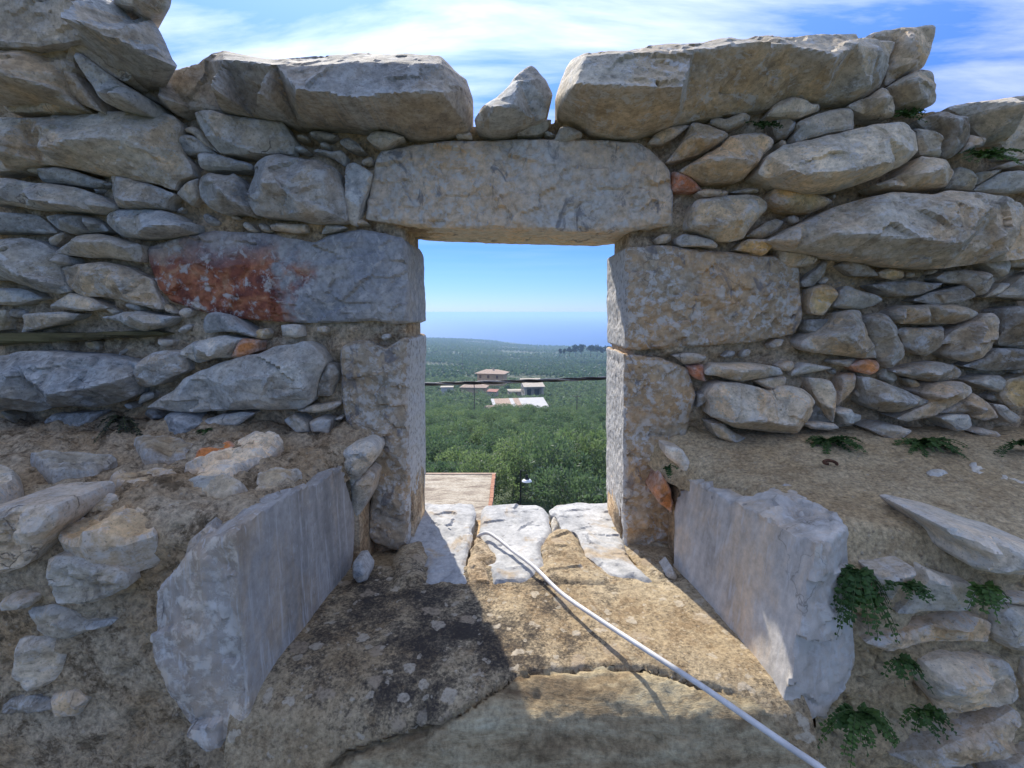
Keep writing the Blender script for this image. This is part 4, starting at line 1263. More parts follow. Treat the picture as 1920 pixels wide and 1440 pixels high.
def sill_extra(Q):
    d = seg_dist(Q[:, :2] + 0.004 * np.column_stack([fbm(Q, 60, 2), fbm(Q, 60, 2, 0.5, 9)]), crack, closed=False)
    front = Q[:, 1] < np.interp(Q[:, 0], crack[:, 0], crack[:, 1])
    w = np.clip((crack[-3, 0] - Q[:, 0]) / 0.06, 0, 1)
    return w * (-0.018 * np.exp(-(d / 0.0022) ** 2) + np.where(front, -0.002, 0.0))


cy = lambda X: np.interp(X, crack[:, 0], crack[:, 1])
sill_prof = [(1.30, SZ - 0.03), (1.13, SZ - 0.022), (1.085, SZ + 0.002), (0.95, SZ + 0.002), (0.78, SZ - 0.004), (0.735, SZ - 0.010), (0.69, SZ - 0.034), (0.662, SZ - 0.10), (0.655, -1.5)]
sheet('sill_mortar', sill_prof, -0.43, 0.455, M_SILL, amp=(0.005, 0.003, 0.0016), s=0.0055, extra=sill_extra, seed=12, keep=lambda c: c[:, 1] >= cy(c[:, 0]))
sheet('sill_curb', sill_prof, -0.52, 0.495, M_CURB, amp=(0.009, 0.007, 0.003), s=0.0055, extra=sill_extra, seed=15, freq=(6, 28, 100), keep=lambda c: c[:, 1] < cy(c[:, 0]) + 0.003)

# body of the wall below the window, down to the street
for (x0, x1, y0, y1, z0, z1) in ((-2.3, 2.3, 0.80, 1.43, -11.0, -0.66), (0.385, 0.55, 1.125, 1.24, -0.70, -0.345), (-0.50, -0.352, 1.11, 1.24, -0.70, -0.33)):
    v, f = box_vf(x0, x1, y0, y1, z0, z1)
    obj_world('mortar', v, f, M_MORTAR, wall, smooth=False)

# sill slabs and mortar patches between them
UP = ((0, 0, SZ), (1, 0, 0), (0, 1, 0), (0, 0, 1))


def flat_piece(name, reg, pts, z, mat, bulge, **kw):
    P3 = [at_z(u, v, z) for u, v in PX(reg, pts)]
    return plate(name, P3, (0, 0, z), (1, 0, 0), (0, 1, 0), (0, 0, 1), mat, wall, bulge=bulge, **kw)


flat_piece('sill_slab', 'S', [-60, 105, 430, 105, 450, 180, 440, 250, 410, 310, 430, 350, 410, 420, 380, 500, 370, 600, 385, 710, 280, 715, 200, 690, 120, 720, 70, 700, 80, 600, 60, 560, 90, 490, -60, 450], SZ, M_SLAB, 0.006, bevel=0.01, depth=0.06, taper=1.0, rough=0.0018, auto=False, outline_jit=0.004)
flat_piece('sill_slab', 'S', [490, 150, 520, 115, 700, 112, 900, 112, 960, 140, 990, 180, 1000, 250, 1020, 310, 990, 370, 940, 420, 940, 480, 960, 560, 900, 640, 800, 690, 700, 690, 580, 710, 560, 640, 530, 560, 600, 540, 560, 470, 520, 400, 478, 340, 482, 250], SZ, M_SLAB, 0.007, bevel=0.012, depth=0.06, taper=1.0, rough=0.0018, auto=False, outline_jit=0.004)
flat_piece('sill_slab', 'S', [1000, 150, 1040, 118, 1180, 105, 1390, 102, 1560, 102, 1560, 420, 1600, 520, 1700, 620, 1790, 690, 1720, 700, 1640, 660, 1560, 665, 1450, 640, 1380, 580, 1340, 540, 1270, 490, 1250, 430, 1220, 350, 1190, 310, 1090, 300, 1080, 250, 1050, 200, 1010, 190], SZ + 0.002, M_SLAB, 0.006, bevel=0.01, depth=0.06, taper=1.0, rough=0.0018, auto=False, outline_jit=0.004)
flat_piece('stone', 'S', [1010, 260, 1040, 195, 1078, 280, 1025, 320], SZ - 0.012, M_STONE, 0.006, depth=0.04, color=tone('g'))
flat_piece('mortar_patch', 'S', [990, 340, 1050, 300, 1150, 305, 1210, 350, 1230, 420, 1270, 490, 1340, 550, 1440, 640, 1450, 720, 930, 720, 960, 560, 940, 480, 940, 420], SZ, M_SILL, 0.011, bevel=0.02, depth=0.05, rough=0.002, auto=False, outline_jit=0.006)
flat_piece('mortar_patch', 'S', [440, 360, 490, 350, 540, 420, 600, 480, 620, 530, 530, 560, 560, 640, 570, 710, 480, 715, 390, 705, 380, 600, 400, 500], SZ, M_LEDGE_L, 0.012, bevel=0.015, depth=0.05, rough=0.003, auto=False, outline_jit=0.006)
# packing mortar at the foot of both jambs
flat_piece('mortar_patch', 'S', [-120, 430, 20, 390, 70, 400, 85, 440, 90, 500, 60, 580, 80, 640, 60, 720, -180, 720, -180, 520], SZ, M_SILL, 0.016, bevel=0.03, depth=0.05, rough=0.002, auto=False)
flat_piece('mortar_patch', 'S', [1400, 270, 1450, 340, 1560, 440, 1640, 540, 1740, 640, 1800, 700, 1960, 700, 1960, 440, 1700, 300], SZ - 0.004, M_SILL, 0.012, bevel=0.03, depth=0.05, rough=0.002, auto=False)


# --- the two big splayed blocks of the embrasure
def block(name, pts, color, rough_front=0.004, rough_side=0.0010, vox=0.0046, seed=0.0):
    me = bpy.data.meshes.new(name)
    bm = bmesh.new()
    for p in pts:
        bm.verts.new(tuple(p))
    bmesh.ops.convex_hull(bm, input=bm.verts)
    bmesh.ops.recalc_face_normals(bm, faces=bm.faces)
    bm.to_mesh(me)
    bm.free()
    tmp = bpy.data.objects.new('tmp', me)
    COL.objects.link(tmp)
    md = tmp.modifiers.new('r', 'REMESH')
    md.mode = 'VOXEL'
    md.voxel_size = vox
    ev = tmp.evaluated_get(bpy.context.evaluated_depsgraph_get())
    m2 = bpy.data.meshes.new_from_object(ev)
    bpy.data.objects.remove(tmp)
    bpy.data.meshes.remove(me)
    n = len(m2.vertices)
    V = np.empty(n * 3, np.float32)
    m2.vertices.foreach_get('co', V)
    V = V.reshape(-1, 3).astype(float)
    Nn = np.empty(n * 3, np.float32)
    m2.vertices.foreach_get('normal', Nn)
    Nn = Nn.reshape(-1, 3).astype(float)
    # smooth normals a little
    F = [tuple(p.vertices) for p in m2.polygons]
    bpy.data.meshes.remove(m2)
    fr = np.clip((-Nn[:, 1] - 0.35) / 0.35, 0, 1)
    tp = np.clip((Nn[:, 2] - 0.4) / 0.3, 0, 1)
    fr = np.maximum(fr, 0.9 * tp)
    A = rough_side + (rough_front - rough_side) * fr
    rid = 1 - 2 * np.abs(fbm(V, 22, 4, 0.55, seed + 3))
    d = A * (1.6 * fbm(V, 9, 3, 0.5, seed) + 0.8 * (rid - 0.4) * fr + 0.45 * fbm(V, 80, 3, 0.6, seed + 6))
    rg = np.random.default_rng(int(seed * 10))
    for ns, off, gd in ((60, 0.0020, 0.13), (420, 0.0005, 0.10)):
        S = V[rg.integers(0, n, ns)]
        so, sg = rg.uniform(-1, 1, ns) * off, rg.normal(size=(ns, 3)) * gd
        wi = np.empty(n, int)
        for c0 in range(0, n, 4000):
            wi[c0:c0 + 4000] = ((V[c0:c0 + 4000, None, :] - S[None]) ** 2).sum(2).argmin(1)
        d = d + fr * (so[wi] + np.clip(((V - S[wi]) * sg[wi]).sum(1), -0.007, 0.007))
    V = V + Nn * d[:, None]
    return obj_world(name, V, F, M_SPLIT, wall, True, color, sharp=38)


def plane3(a, b, c):
    n = np.cross(b - a, c - a)
    return a, n / np.linalg.norm(n)


# right block
A_ = at_y(1287, 898, 1.10)
B_ = at_y(1533, 1021, 0.715)
C_ = at_z(1478, 1334, SZ - 0.03)
o_, n_ = plane3(A_, B_, C_)
rp = [at_plane(u, v, o_, n_) for u, v in ((1290, 900), (1263, 945), (1262, 1073), (1304, 1112), (1350, 1186), (1404, 1240), (1437, 1290), (1470, 1334), (1533, 1021), (1466, 1006), (1416, 977))]
E_ = at_y(1588, 988, 0.755)
F1_ = at_y(1592, 1100, 0.745)
F2_ = at_y(1605, 1245, 0.735)
F3_ = at_y(1585, 1300, 0.725)
F4_ = at_y(1545, 1343, 0.715)
F5_ = at_y(1500, 1338, 0.71)
rp += [E_, F1_, F2_, F3_, F4_, F5_, at_y(1567, 957, 0.80), E_ + (0.02, 0.2, -0.01), F2_ + (0.04, 0.25, 0), A_ + (0.08, -0.03, -0.015), A_ + (0.1, 0, -0.25)]
block('reveal_block', rp, (0.50, 0.46, 0.405, 1), seed=2.0)
# left block
A_ = at_y(641, 882, 1.06)
B_ = at_y(440, 998, 0.700)
C_ = at_z(466, 1338, SZ - 0.03)
o_, n_ = plane3(A_, B_, C_)
lp = [at_plane(u, v, o_, n_) for u, v in ((641, 882), (658, 925), (668, 970), (662, 1050), (654, 1107), (617, 1165), (562, 1227), (517, 1282), (504, 1338), (466, 1345), (440, 998), (500, 952), (542, 929))]
lp += [at_y(u, v, y) for u, v, y in ((375, 1012, 0.72), (345, 1042, 0.725), (290, 1112, 0.725), (290, 1220, 0.715), (320, 1270, 0.71), (336, 1330, 0.705), (352, 1362, 0.70), (390, 1394, 0.70), (412, 1394, 0.695), (440, 1345, 0.69))]
lp += [at_y(345, 1042, 0.725) + (-0.01, 0.2, 0.02), at_y(330, 1330, 0.7) + (-0.02, 0.3, 0), A_ + (-0.08, -0.02, -0.02), A_ + (-0.1, 0, -0.25)]
block('reveal_block', lp, (0.37, 0.345, 0.315, 1), seed=6.0)

# --- stones lying in or on the ledges and in the lower faces
def ledge_stone(reg, tn, pts, left, lift, bulge=0.012, mat=None, **kw):
    z0, z1, yf = (LZL0, LZL1, YL) if left else (LZR0, LZR1, YR)
    o = np.array([0, 1.15, z0 + lift])
    t = np.array([0, 0.80 - 1.15, z1 - z0])
    t /= np.linalg.norm(t)
    n = np.array([0, t[2], -t[1]])
    n = n if n[2] > 0 else -n
    P3 = [at_plane(u, v, o, n) for u, v in PX(reg, pts)]
    return plate('stone', P3, o, (1, 0, 0), -t, n, mat or M_STONE, wall, bulge=bulge, color=tuple(a_ * b_ for a_, b_ in zip(tone(tn, kw.pop('scuff', 0.7)), (0.92, 0.86, 0.76, 0.5) if left else (1, 1, 1, 1))), auto=False, rough=0.007, **kw)


ledge_stone('Z', 'w', [340, 890, 380, 860, 430, 830, 480, 805, 520, 815, 532, 830, 500, 860, 450, 890, 400, 910, 360, 915], True, 0.004, 0.008, depth=0.06)
ledge_stone('C', 'w', [-140, 1150, 60, 1155, 130, 1190, 140, 1260, 110, 1310, 0, 1375, -140, 1390], True, 0.02, 0.02, depth=0.07)
ledge_stone('Z', 'o', [355, 868, 372, 848, 432, 828, 440, 834, 400, 855, 365, 872], True, 0.004, 0.006, depth=0.05, scuff=0.1)
for tn_, poly_ in (('t', [105, 935, 150, 922, 215, 926, 262, 938, 302, 972, 292, 1004, 225, 1022, 160, 1034, 112, 1012, 98, 970]),
                   ('l', [304, 930, 350, 914, 430, 904, 470, 924, 432, 958, 360, 986, 312, 974]),
                   ('t', [482, 898, 530, 886, 566, 886, 540, 908, 496, 930, 446, 950, 474, 924]),
                   ('g', [60, 872, 140, 850, 222, 858, 180, 890, 100, 906]),
                   ('t', [200, 900, 290, 884, 340, 894, 300, 924, 222, 922]),
                   ('t', [250, 830, 330, 822, 372, 838, 340, 862, 270, 868])):
    ledge_stone('Z', tn_, poly_, True, 0.0, 0.012, depth=0.06, outline_jit=0.006)
ledge_stone('M', 'w', [1285, 108, 1300, 98, 1340, 97, 1392, 116, 1352, 130, 1300, 122], False, 0.002, 0.006, depth=0.03)
ledge_stone('M', 'l', [1470, 80, 1560, 76, 1740, 120, 1740, 190, 1600, 180, 1480, 160], False, -0.006, 0.010, depth=0.05)
for reg, tn, pr, pts in (
        ('D', 't', 10, [-80, 280, 60, 262, 250, 255, 260, 300, 250, 350, 210, 400, 160, 470, 100, 540, 0, 570, -80, 575]),
        ('D', 't', 8, [210, 500, 260, 480, 380, 490, 500, 530, 570, 560, 575, 630, 480, 670, 400, 700, 290, 700, 250, 660, 230, 600]),
        ('D', 'g', -18, [120, 720, 250, 700, 330, 740, 380, 780, 530, 770, 500, 800, 380, 830, 300, 860, 200, 840, 150, 770]),
        ('D', 't', -2, [10, 680, 60, 660, 150, 680, 130, 720, 40, 725]),
        ('D', 't', -22, [90, 850, 240, 840, 300, 920, 260, 1040, 160, 1090, 80, 1000]),
        ('D', 't', -22, [230, 1110, 340, 1090, 400, 1130, 360, 1200, 260, 1210]),
        ('D', 'd', -22, [20, 1140, 100, 1110, 250, 1130, 280, 1160, 150, 1190, 40, 1190])):
    face_stone(reg, tn, pr, pts, y=YL, depth=0.12, rough=0.008, auto=False, bulge=0.014, bevel=0.012)
for tn, pr, pts, inn in (
        ('g', 10, [1030, 545, 1120, 545, 1220, 525, 1230, 560, 1160, 600, 1120, 690, 1060, 640, 1040, 600], None),
        ('l', 12, [1160, 750, 1210, 700, 1260, 620, 1290, 540, 1350, 570, 1440, 600, 1500, 610, 1520, 650, 1440, 690, 1330, 720, 1230, 755], None),
        ('w', 30, [1375, 362, 1420, 360, 1560, 390, 1860, 470, 1860, 595, 1620, 560, 1500, 545, 1462, 510, 1470, 470, 1430, 420], [1500, 460, 30, 1620, 480, 34, 1780, 510, 30]),
        ('t', 14, [1000, 870, 1080, 850, 1200, 830, 1320, 790, 1430, 740, 1530, 765, 1590, 790, 1570, 880, 1470, 870, 1330, 870, 1230, 890, 1110, 915], [1080, 885, 18, 1300, 840, 26, 1480, 810, 24]),
        ('l', 14, [1590, 740, 1660, 710, 1860, 730, 1860, 900, 1690, 910, 1600, 870, 1580, 820], None),
        ('l', 16, [1270, 960, 1400, 940, 1560, 950, 1650, 960, 1690, 1010, 1680, 1110, 1600, 1160, 1480, 1195, 1350, 1190, 1300, 1120, 1260, 1040], [1400, 1060, 26, 1580, 1040, 30, 1500, 1150, 18]),
        ('t', 14, [1120, 1390, 1240, 1330, 1330, 1290, 1460, 1250, 1600, 1200, 1680, 1170, 1720, 1210, 1690, 1290, 1600, 1350, 1450, 1380, 1250, 1395], None),
        ('l', 10, [1620, 690, 1680, 670, 1860, 680, 1860, 715, 1690, 710], None),
        ('d', 0, [1300, 1490, 1340, 1420, 1470, 1405, 1520, 1470, 1480, 1520], None),
        ('b', 6, [1540, 1460, 1600, 1390, 1680, 1380, 1860, 1330, 1860, 1500, 1600, 1520], None),
        ('g', 0, [1720, 930, 1860, 920, 1860, 1100, 1720, 1160, 1700, 1040], None)):
    face_stone('M', tn, pr, pts, inn, y=YR, depth=0.12 + pr / 1000, rough=0.006)
# two chips at the sill corners
face_stone('N', 'b', 0, [165, 405, 205, 400, 245, 460, 240, 500, 190, 510, 165, 470], y=1.02, depth=0.05)
face_stone('N', 'b', 0, [1720, 470, 1760, 430, 1790, 500, 1760, 530], y=1.04, depth=0.05)

# --- the same rubble goes on past both ends of the part the photograph shows
for side in (-1, 1):
    z = -0.25
    while z < 0.50:
        h = random.uniform(0.06, 0.11)
        x = 1.20 + random.uniform(0, 0.16)
        while x < 2.0:
            w = random.uniform(0.16, 0.34)
            k = 9
            poly = []
            for i in range(k):
                a = 2 * math.pi * i / k
                ca, sa = math.cos(a), math.sin(a)
                rr = 1.0 / max(abs(ca), abs(sa)) ** 0.92 * random.uniform(0.8, 1.04)
                poly.append((side * (x + w / 2 + ca * rr * w / 2), YW - 0.02, z + h / 2 + sa * rr * h / 2))
            plate('stone', poly, (0, YW - random.uniform(0, 0.03), 0), (1, 0, 0), (0, 0, 1), (0, -1, 0), M_STONE, wall, spacing=0.012, color=tone(random.choice('ggbttl')))
            x += w + 0.004
        z += h + 0.003

# ------------------------------------------------------------------ floor of the ruin under the viewer
floor_m = mat_mortar('floor_screed', (0.36, 0.32, 0.26), (0.42, 0.39, 0.33), (0.24, 0.21, 0.17), 0.5, 0.5)
v, f = box_vf(-2.6, 2.6, -0.9, 0.80, -1.75, -1.45)
tag(obj_world('floor', v, f, floor_m, None, False), kind='structure')

# ------------------------------------------------------------------ terrain, sea
SEA = -140.0
PD = np.array([0, 1.5, 3, 26, 50, 100, 170, 270, 330, 400, 700, 1200, 1800, 2400, 2700, 3200])
PRt = np.array([-11, -11, -11, -12.8, -17.0, -25.5, -36.5, -48.0, -50.5, -56, -74, -100, -132, -147, -160, -190])
PLf = np.array([-11, -11, -11, -12.8, -17.0, -25.5, -36.5, -48.0, -49.5, -54, -70, -86, -103, -121, -150, -190])


def ground_z(X, Y):
    X, Y = np.asarray(X, float), np.asarray(Y, float)
    d = np.hypot(X, Y)
    t = np.clip((X / np.maximum(np.abs(Y), 1.0) + 0.19) / 0.27, 0, 1)
    t = t * t * (3 - 2 * t)
    z = np.interp(d, PD, PLf) * (1 - t) + np.interp(d, PD, PRt) * t
    Q = np.column_stack([X.ravel(), Y.ravel(), np.zeros(X.size)])
    n = fbm(Q, 1 / 180.0, 3).reshape(X.shape)
    z = z + n * np.clip(d / 400.0, 0, 1) * 3.0
    back = np.clip(-Y / 200.0, 0, 1)
    return z + back * 25


def mat_ground():
    t = NT('dry_grove_soil')
    t.pos(jitter=False)
    a = t.noise(0.02, 7, 0.6)
    col = t.ramp(a, [(0.34, (0.05, 0.07, 0.032)), (0.5, (0.07, 0.088, 0.045)), (0.64, (0.11, 0.11, 0.065)), (0.78, (0.22, 0.19, 0.13))])
    col = t.mix(1.0, col, t.ramp(t.noise(0.6, 6, 0.7), [(0.3, 0.6), (0.7, 1.35)]), 'MULTIPLY')
    return t.done(col, t.bump(t.noise(0.25, 6, 0.7), 0.6, 0.6), 0.95)


rr = np.concatenate([np.linspace(0.5, 60, 40), np.linspace(65, 500, 80), np.linspace(510, 3200, 100)])
th = np.concatenate([np.linspace(-180, -45, 28)[:-1], np.linspace(-45, 45, 121), np.linspace(45, 180, 28)[1:]])
TH, RR = np.meshgrid(np.radians(th), rr)
GX, GY = RR * np.sin(TH), RR * np.cos(TH)
GZ = ground_z(GX, GY)
idx = np.arange(GX.size).reshape(GX.shape)
F = np.column_stack([idx[:-1, :-1].ravel(), idx[:-1, 1:].ravel(), idx[1:, 1:].ravel(), idx[1:, :-1].ravel()])
gme = mesh_np('ground', np.column_stack([GX.ravel(), GY.ravel(), GZ.ravel()]), F, mat_ground())
g_o = link(bpy.data.objects.new('ground', gme))
tag(g_o, kind='structure')

t = NT('sea_water')
t.pos(jitter=False)
t.bsdf.inputs['IOR'].default_value = 1.333
t.bsdf.inputs['Specular IOR Level'].default_value = 0.5
wv = t.noise(0.02, 6, 0.6, 0.3, t.mapping(t.pos(), (1, 0.5, 1)))
t.done((0.010, 0.045, 0.14), t.bump(wv, 0.35, 6.0), 0.3)
SEA_R = 45000.0
ang = np.linspace(0, 2 * np.pi, 97)[:-1]
ringr = [10.0, 1500, 3000, 6000, 12000, 24000, SEA_R]
sv = [(0, 0, SEA)] + [(r * math.sin(a), r * math.cos(a), SEA) for r in ringr for a in ang]
sf = [(0, 1 + (k + 1) % 96, 1 + k) for k in range(96)]
for j in range(len(ringr) - 1):
    for k in range(96):
        k2 = (k + 1) % 96
        a, b = 1 + j * 96, 1 + (j + 1) * 96
        sf.append((a + k, a + k2, b + k2, b + k))
s_o = link(bpy.data.objects.new('sea', mesh_np('sea', np.array(sv), sf, t.m)))
tag(s_o, kind='structure')

# ------------------------------------------------------------------ houses below the ruin
M_TILE = mat_plain('faded_roof_tiles', (0.40, 0.29, 0.21), 0.9, 0.35, 2.0)
M_RENDER = mat_plain('ochre_render', (0.52, 0.36, 0.20), 0.9, 0.15, 0.8)
M_STONEW = mat_plain('pale_stone_masonry', (0.42, 0.36, 0.28), 0.9, 0.3, 1.6)
M_CONC = mat_plain('pale_roof_screed', (0.42, 0.36, 0.28), 0.9, 0.2, 0.9)
M_WHITE = mat_plain('white_roof_coating', (0.50, 0.475, 0.44), 0.8, 0.08, 0.6)
M_GLASS = mat_plain('dark_window', (0.03, 0.035, 0.04), 0.2, 0.2, 2.0)
M_DOOR = mat_plain('brown_shutter', (0.16, 0.085, 0.045), 0.7, 0.2, 3.0)
M_BRICK = mat_plain('orange_brick', (0.36, 0.17, 0.10), 0.85, 0.3, 9.0)
M_METAL = mat_plain('black_painted_steel', (0.022, 0.024, 0.026), 0.45, 0.2, 8.0, 0.3)
M_POLE = mat_plain('weathered_pole', (0.13, 0.10, 0.075), 0.9, 0.3, 2.0)
M_REDROOF = mat_plain('red_roof_sheet', (0.26, 0.075, 0.05), 0.7, 0.2, 1.0)


def house_root(name, u, v, dist_y, rot, label, cat='house'):
    p = at_y(u, v, dist_y)
    o = empty(name, (p[0], p[1], p[2]), label, cat)
    o.rotation_euler.z = rot
    return o


def lpart(name, parent, vf, mat, smooth=False):
    V, F = vf
    o = bpy.data.objects.new(name, mesh_np(name, np.array(V, float), [tuple(q) for q in F], mat, smooth))
    return link(o, parent)


def hip_roof(x0, x1, y0, y1, z, h, ov=0.5):
    x0, x1, y0, y1 = x0 - ov, x1 + ov, y0 - ov, y1 + ov
    m = (y0 + y1) / 2
    r = (y1 - y0) / 2 * 0.9
    V = [(x0, y0, z), (x1, y0, z), (x1, y1, z), (x0, y1, z), (x0 + r, m, z + h), (x1 - r, m, z + h),
         (x0, y0, z - 0.2), (x1, y0, z - 0.2), (x1, y1, z - 0.2), (x0, y1, z - 0.2)]
    F = [(0, 1, 5, 4), (1, 2, 5), (2, 3, 4, 5), (3, 0, 4), (9, 8, 7, 6), (0, 6, 7, 1), (1, 7, 8, 2), (2, 8, 9, 3), (3, 9, 6, 0)]
    return V, F


# tiled house, farthest: walls 18 x 10 m at about 300 m
h1 = house_root('tiled_house', 922, 709, 305, R(-14), 'ochre house with a wide hipped tile roof, farthest of the houses among the olives')
lpart('wall', h1, box_vf(-8, 8, -4, 6, -4, 3.2), M_RENDER)
lpart('roof', h1, hip_roof(-8, 8, -4, 6, 3.3, 2.0, 1.4), M_TILE)
for x in (-6, -1.0, 4.5):
    lpart('window', h1, box_vf(x - 0.7, x + 0.7, -4.06, -3.9, 0.3, 2.2), M_DOOR)
lpart('chimney', h1, box_vf(0.5, 1.2, 0.2, 0.9, 4.2, 6.2), M_STONEW)
# two-storey block with arcade
h2 = house_root('stone_house', 1000, 746, 262, R(7), 'pale stone two-storey house with a flat roof and a dark open veranda')
lpart('wall', h2, join_vf([box_vf(-5, 5, 0.0, 11, -3, 6.0), box_vf(-5, -4.2, -3.0, 0.0, -3, 6.0), box_vf(4.2, 5, -3.0, 0.0, -3, 6.0), box_vf(-4.2, 4.2, -3.0, -0.005, -3, 1.0)]), M_STONEW)
lpart('roof', h2, ([(-5.6, -3.6, 6.0), (5.6, -3.6, 6.0), (5.6, 12, 8.4), (-5.6, 12, 8.4), (-5.6, -3.6, 6.4), (5.6, -3.6, 6.4), (5.6, 12, 8.9), (-5.6, 12, 8.9)], box_vf(0, 1, 0, 1, 0, 1)[1]), M_CONC)
lpart('gable', h2, ([(-5, 0, 6.0), (5, 0, 6.0), (5, 11, 6.0), (-5, 11, 6.0), (5, 11, 8.2), (-5, 11, 8.2)], [(0, 3, 5), (1, 4, 2), (2, 4, 5, 3), (0, 1, 2, 3)]), M_STONEW)
for x in (-2.4, 1.8):
    lpart('window', h2, box_vf(x - 1.2, x + 1.2, -0.05, 0.1, 1.4, 4.6), M_GLASS)
for y in (1.0, 3.6, 6.2, 8.8):
    lpart('window', h2, box_vf(-5.06, -4.9, y - 0.5, y + 0.5, 2.2, 4.8), M_GLASS)
for x in (-4.0, 4.0):
    lpart('column', h2, box_vf(x - 0.2, x + 0.2, -2.9, -2.5, 1.01, 5.99), M_STONEW)
h2b = house_root('outbuilding', 968, 743, 272, R(7), 'low cream outbuilding with a flat pale roof beside the stone house')
lpart('wall', h2b, box_vf(-4, 4, 0, 7, -3, 2.6), M_CONC)
lpart('roof', h2b, box_vf(-4.3, 4.3, 1.5, 7.3, 2.6, 2.9), M_CONC)
lpart('door', h2b, box_vf(-0.6, 0.6, -0.06, 0.1, -0.2, 2.0), M_DOOR)
# long low building, tan and white roofs
h3 = house_root('low_house', 984, 779, 178, R(10), 'long low house with tan roof panels and a bright white flat roof end')
lpart('wall', h3, ([(-10.5, 0, -4), (8.5, 0, -4), (8.5, 9, -4), (-10.5, 9, -4), (-10.5, 0, 2.45), (8.5, 0, 2.45), (8.5, 9, 4.3), (-10.5, 9, 4.3)], box_vf(0, 1, 0, 1, 0, 1)[1]), M_STONEW)
for x0, x1, m_ in ((-11.0, -9.9, M_WHITE), (-9.9, -4.2, M_TILE), (-4.2, -2.8, M_WHITE), (-2.8, -0.6, M_TILE), (-0.6, 9.0, M_WHITE)):
    lpart('roof', h3, ([(x0 + .01, -0.5, 2.4), (x1 - .01, -0.5, 2.4), (x1 - .01, 9.5, 4.4), (x0 + .01, 9.5, 4.4), (x0 + .01, -0.5, 2.7), (x1 - .01, -0.5, 2.7), (x1 - .01, 9.5, 4.8), (x0 + .01, 9.5, 4.8)], box_vf(0, 1, 0, 1, 0, 1)[1]), m_)
for y in (2.2, 5.6):
    lpart('window', h3, box_vf(8.42, 8.56, y - 0.6, y + 0.6, 0.2, 1.7), M_GLASS)
h3b = house_root('shed', 932, 776, 176, R(24), 'small shed with a peaked tan roof beside the long low house')
lpart('wall', h3b, box_vf(-3, 3, 0, 4, -3, 1.6), M_STONEW)
lpart('roof', h3b, ([(-3.6, -0.5, 1.6), (3.6, -0.5, 1.6), (3.6, 4.5, 1.6), (-3.6, 4.5, 1.6), (-3.6, 2, 2.9), (3.6, 2, 2.9)], [(0, 1, 5, 4), (2, 3, 4, 5), (0, 4, 3), (1, 2, 5), (3, 2, 1, 0)]), M_TILE)
# roofs just under the power line
h4 = house_root('orange_roofed_house', 890, 735, 285, R(-8), 'half hidden house with a pale orange tile roof under the power line')
lpart('wall', h4, box_vf(-8, 6, 0, 8, -3, 2.6), M_RENDER)
lpart('roof', h4, hip_roof(-8, 6, 0, 8, 2.6, 1.8, 0.8), M_TILE)
h5 = house_root('red_roofed_shed', 922, 739, 255, R(-20), 'narrow shed with a red sheet roof among the olive trees')
lpart('wall', h5, box_vf(-2.4, 2.4, 0, 3, -3, 1.2), M_STONEW)
lpart('roof', h5, ([(-2.8, -0.4, 1.2), (2.8, -0.4, 1.2), (2.8, 3.4, 2.0), (-2.8, 3.4, 2.0), (-2.8, -0.4, 1.35), (2.8, -0.4, 1.35), (2.8, 3.4, 2.15), (-2.8, 3.4, 2.15)], box_vf(0, 1, 0, 1, 0, 1)[1]), M_REDROOF)
h6 = house_root('white_shed', 838, 733, 290, R(5), 'small white walled shed half hidden in the olives')
lpart('wall', h6, box_vf(-3.5, 3.5, 0, 5, -3, 2.0), M_WHITE)
lpart('roof', h6, box_vf(-3.8, 3.8, -0.3, 5.3, 2.0, 2.25), M_CONC)

# flat roof right below the window
RZ = -6.6
y_far = at_z(860, 887, RZ)[1]
x_r = at_z(928, 900, RZ)[0]
nr_ = empty('flat_roofed_house', (x_r - 4.2, y_far - 5.5, -12.2), 'house with a flat pale screed roof edged in orange brick, under the window', 'house')


def nrb(x0, x1, y0, y1, z0, z1):
    b = nr_.location
    return box_vf(x0 - b.x, x1 - b.x, y0 - b.y, y1 - b.y, z0 - b.z, z1 - b.z)


t = NT('weathered_roof_screed')
t.pos(jitter=False)
n1_ = t.noise(1.6, 8, 0.7, 0.4, t.mapping(t.pos(), (0.5, 1.4, 1)))
c_ = t.ramp(n1_, [(0.38, (0.20, 0.155, 0.115)), (0.48, (0.36, 0.30, 0.22)), (0.62, (0.45, 0.395, 0.31))])
c_ = t.mix(1.0, c_, t.ramp(t.noise(14.0, 6, 0.7), [(0.3, 0.6), (0.6, 1.15)]), 'MULTIPLY')
M_SCREED = t.done(c_, t.bump(n1_, 0.4, 0.02), 0.95)
lpart('wall', nr_, nrb(x_r - 8.4, x_r - 0.12, y_far - 11, y_far - 0.1, -12.2, RZ - 0.12), M_STONEW)
lpart('roof', nr_, nrb(x_r - 8.45, x_r - 0.14, y_far - 11.05, y_far - 0.2, RZ - 0.12, RZ), M_SCREED)
lpart('window', nr_, nrb(x_r - 0.13, x_r - 0.08, y_far - 5, y_far - 4, -9.5, -8.2), M_GLASS)
lpart('coping', nr_, nrb(x_r - 8.45, x_r + 0.02, y_far - 0.19, y_far - 0.07, RZ - 0.12, RZ + 0.035), M_TILE)
pme = mesh_np('brick', np.array(box_vf(-0.065, 0.065, -0.105, 0.105, 0, 0.065)[0]), [tuple(q) for q in box_vf(0, 1, 0, 1, 0, 1)[1]], M_BRICK, False)
for k in range(22):
    b = link(bpy.data.objects.new('brick', pme), nr_)
    b.location = (x_r - 0.06 + random.uniform(-.012, .012) - nr_.location.x, y_far - 0.33 - 0.225 * k - nr_.location.y, RZ - 0.015 - nr_.location.z + random.uniform(-.006, .006))
    b.rotation_euler.z = random.uniform(-.05, .05)
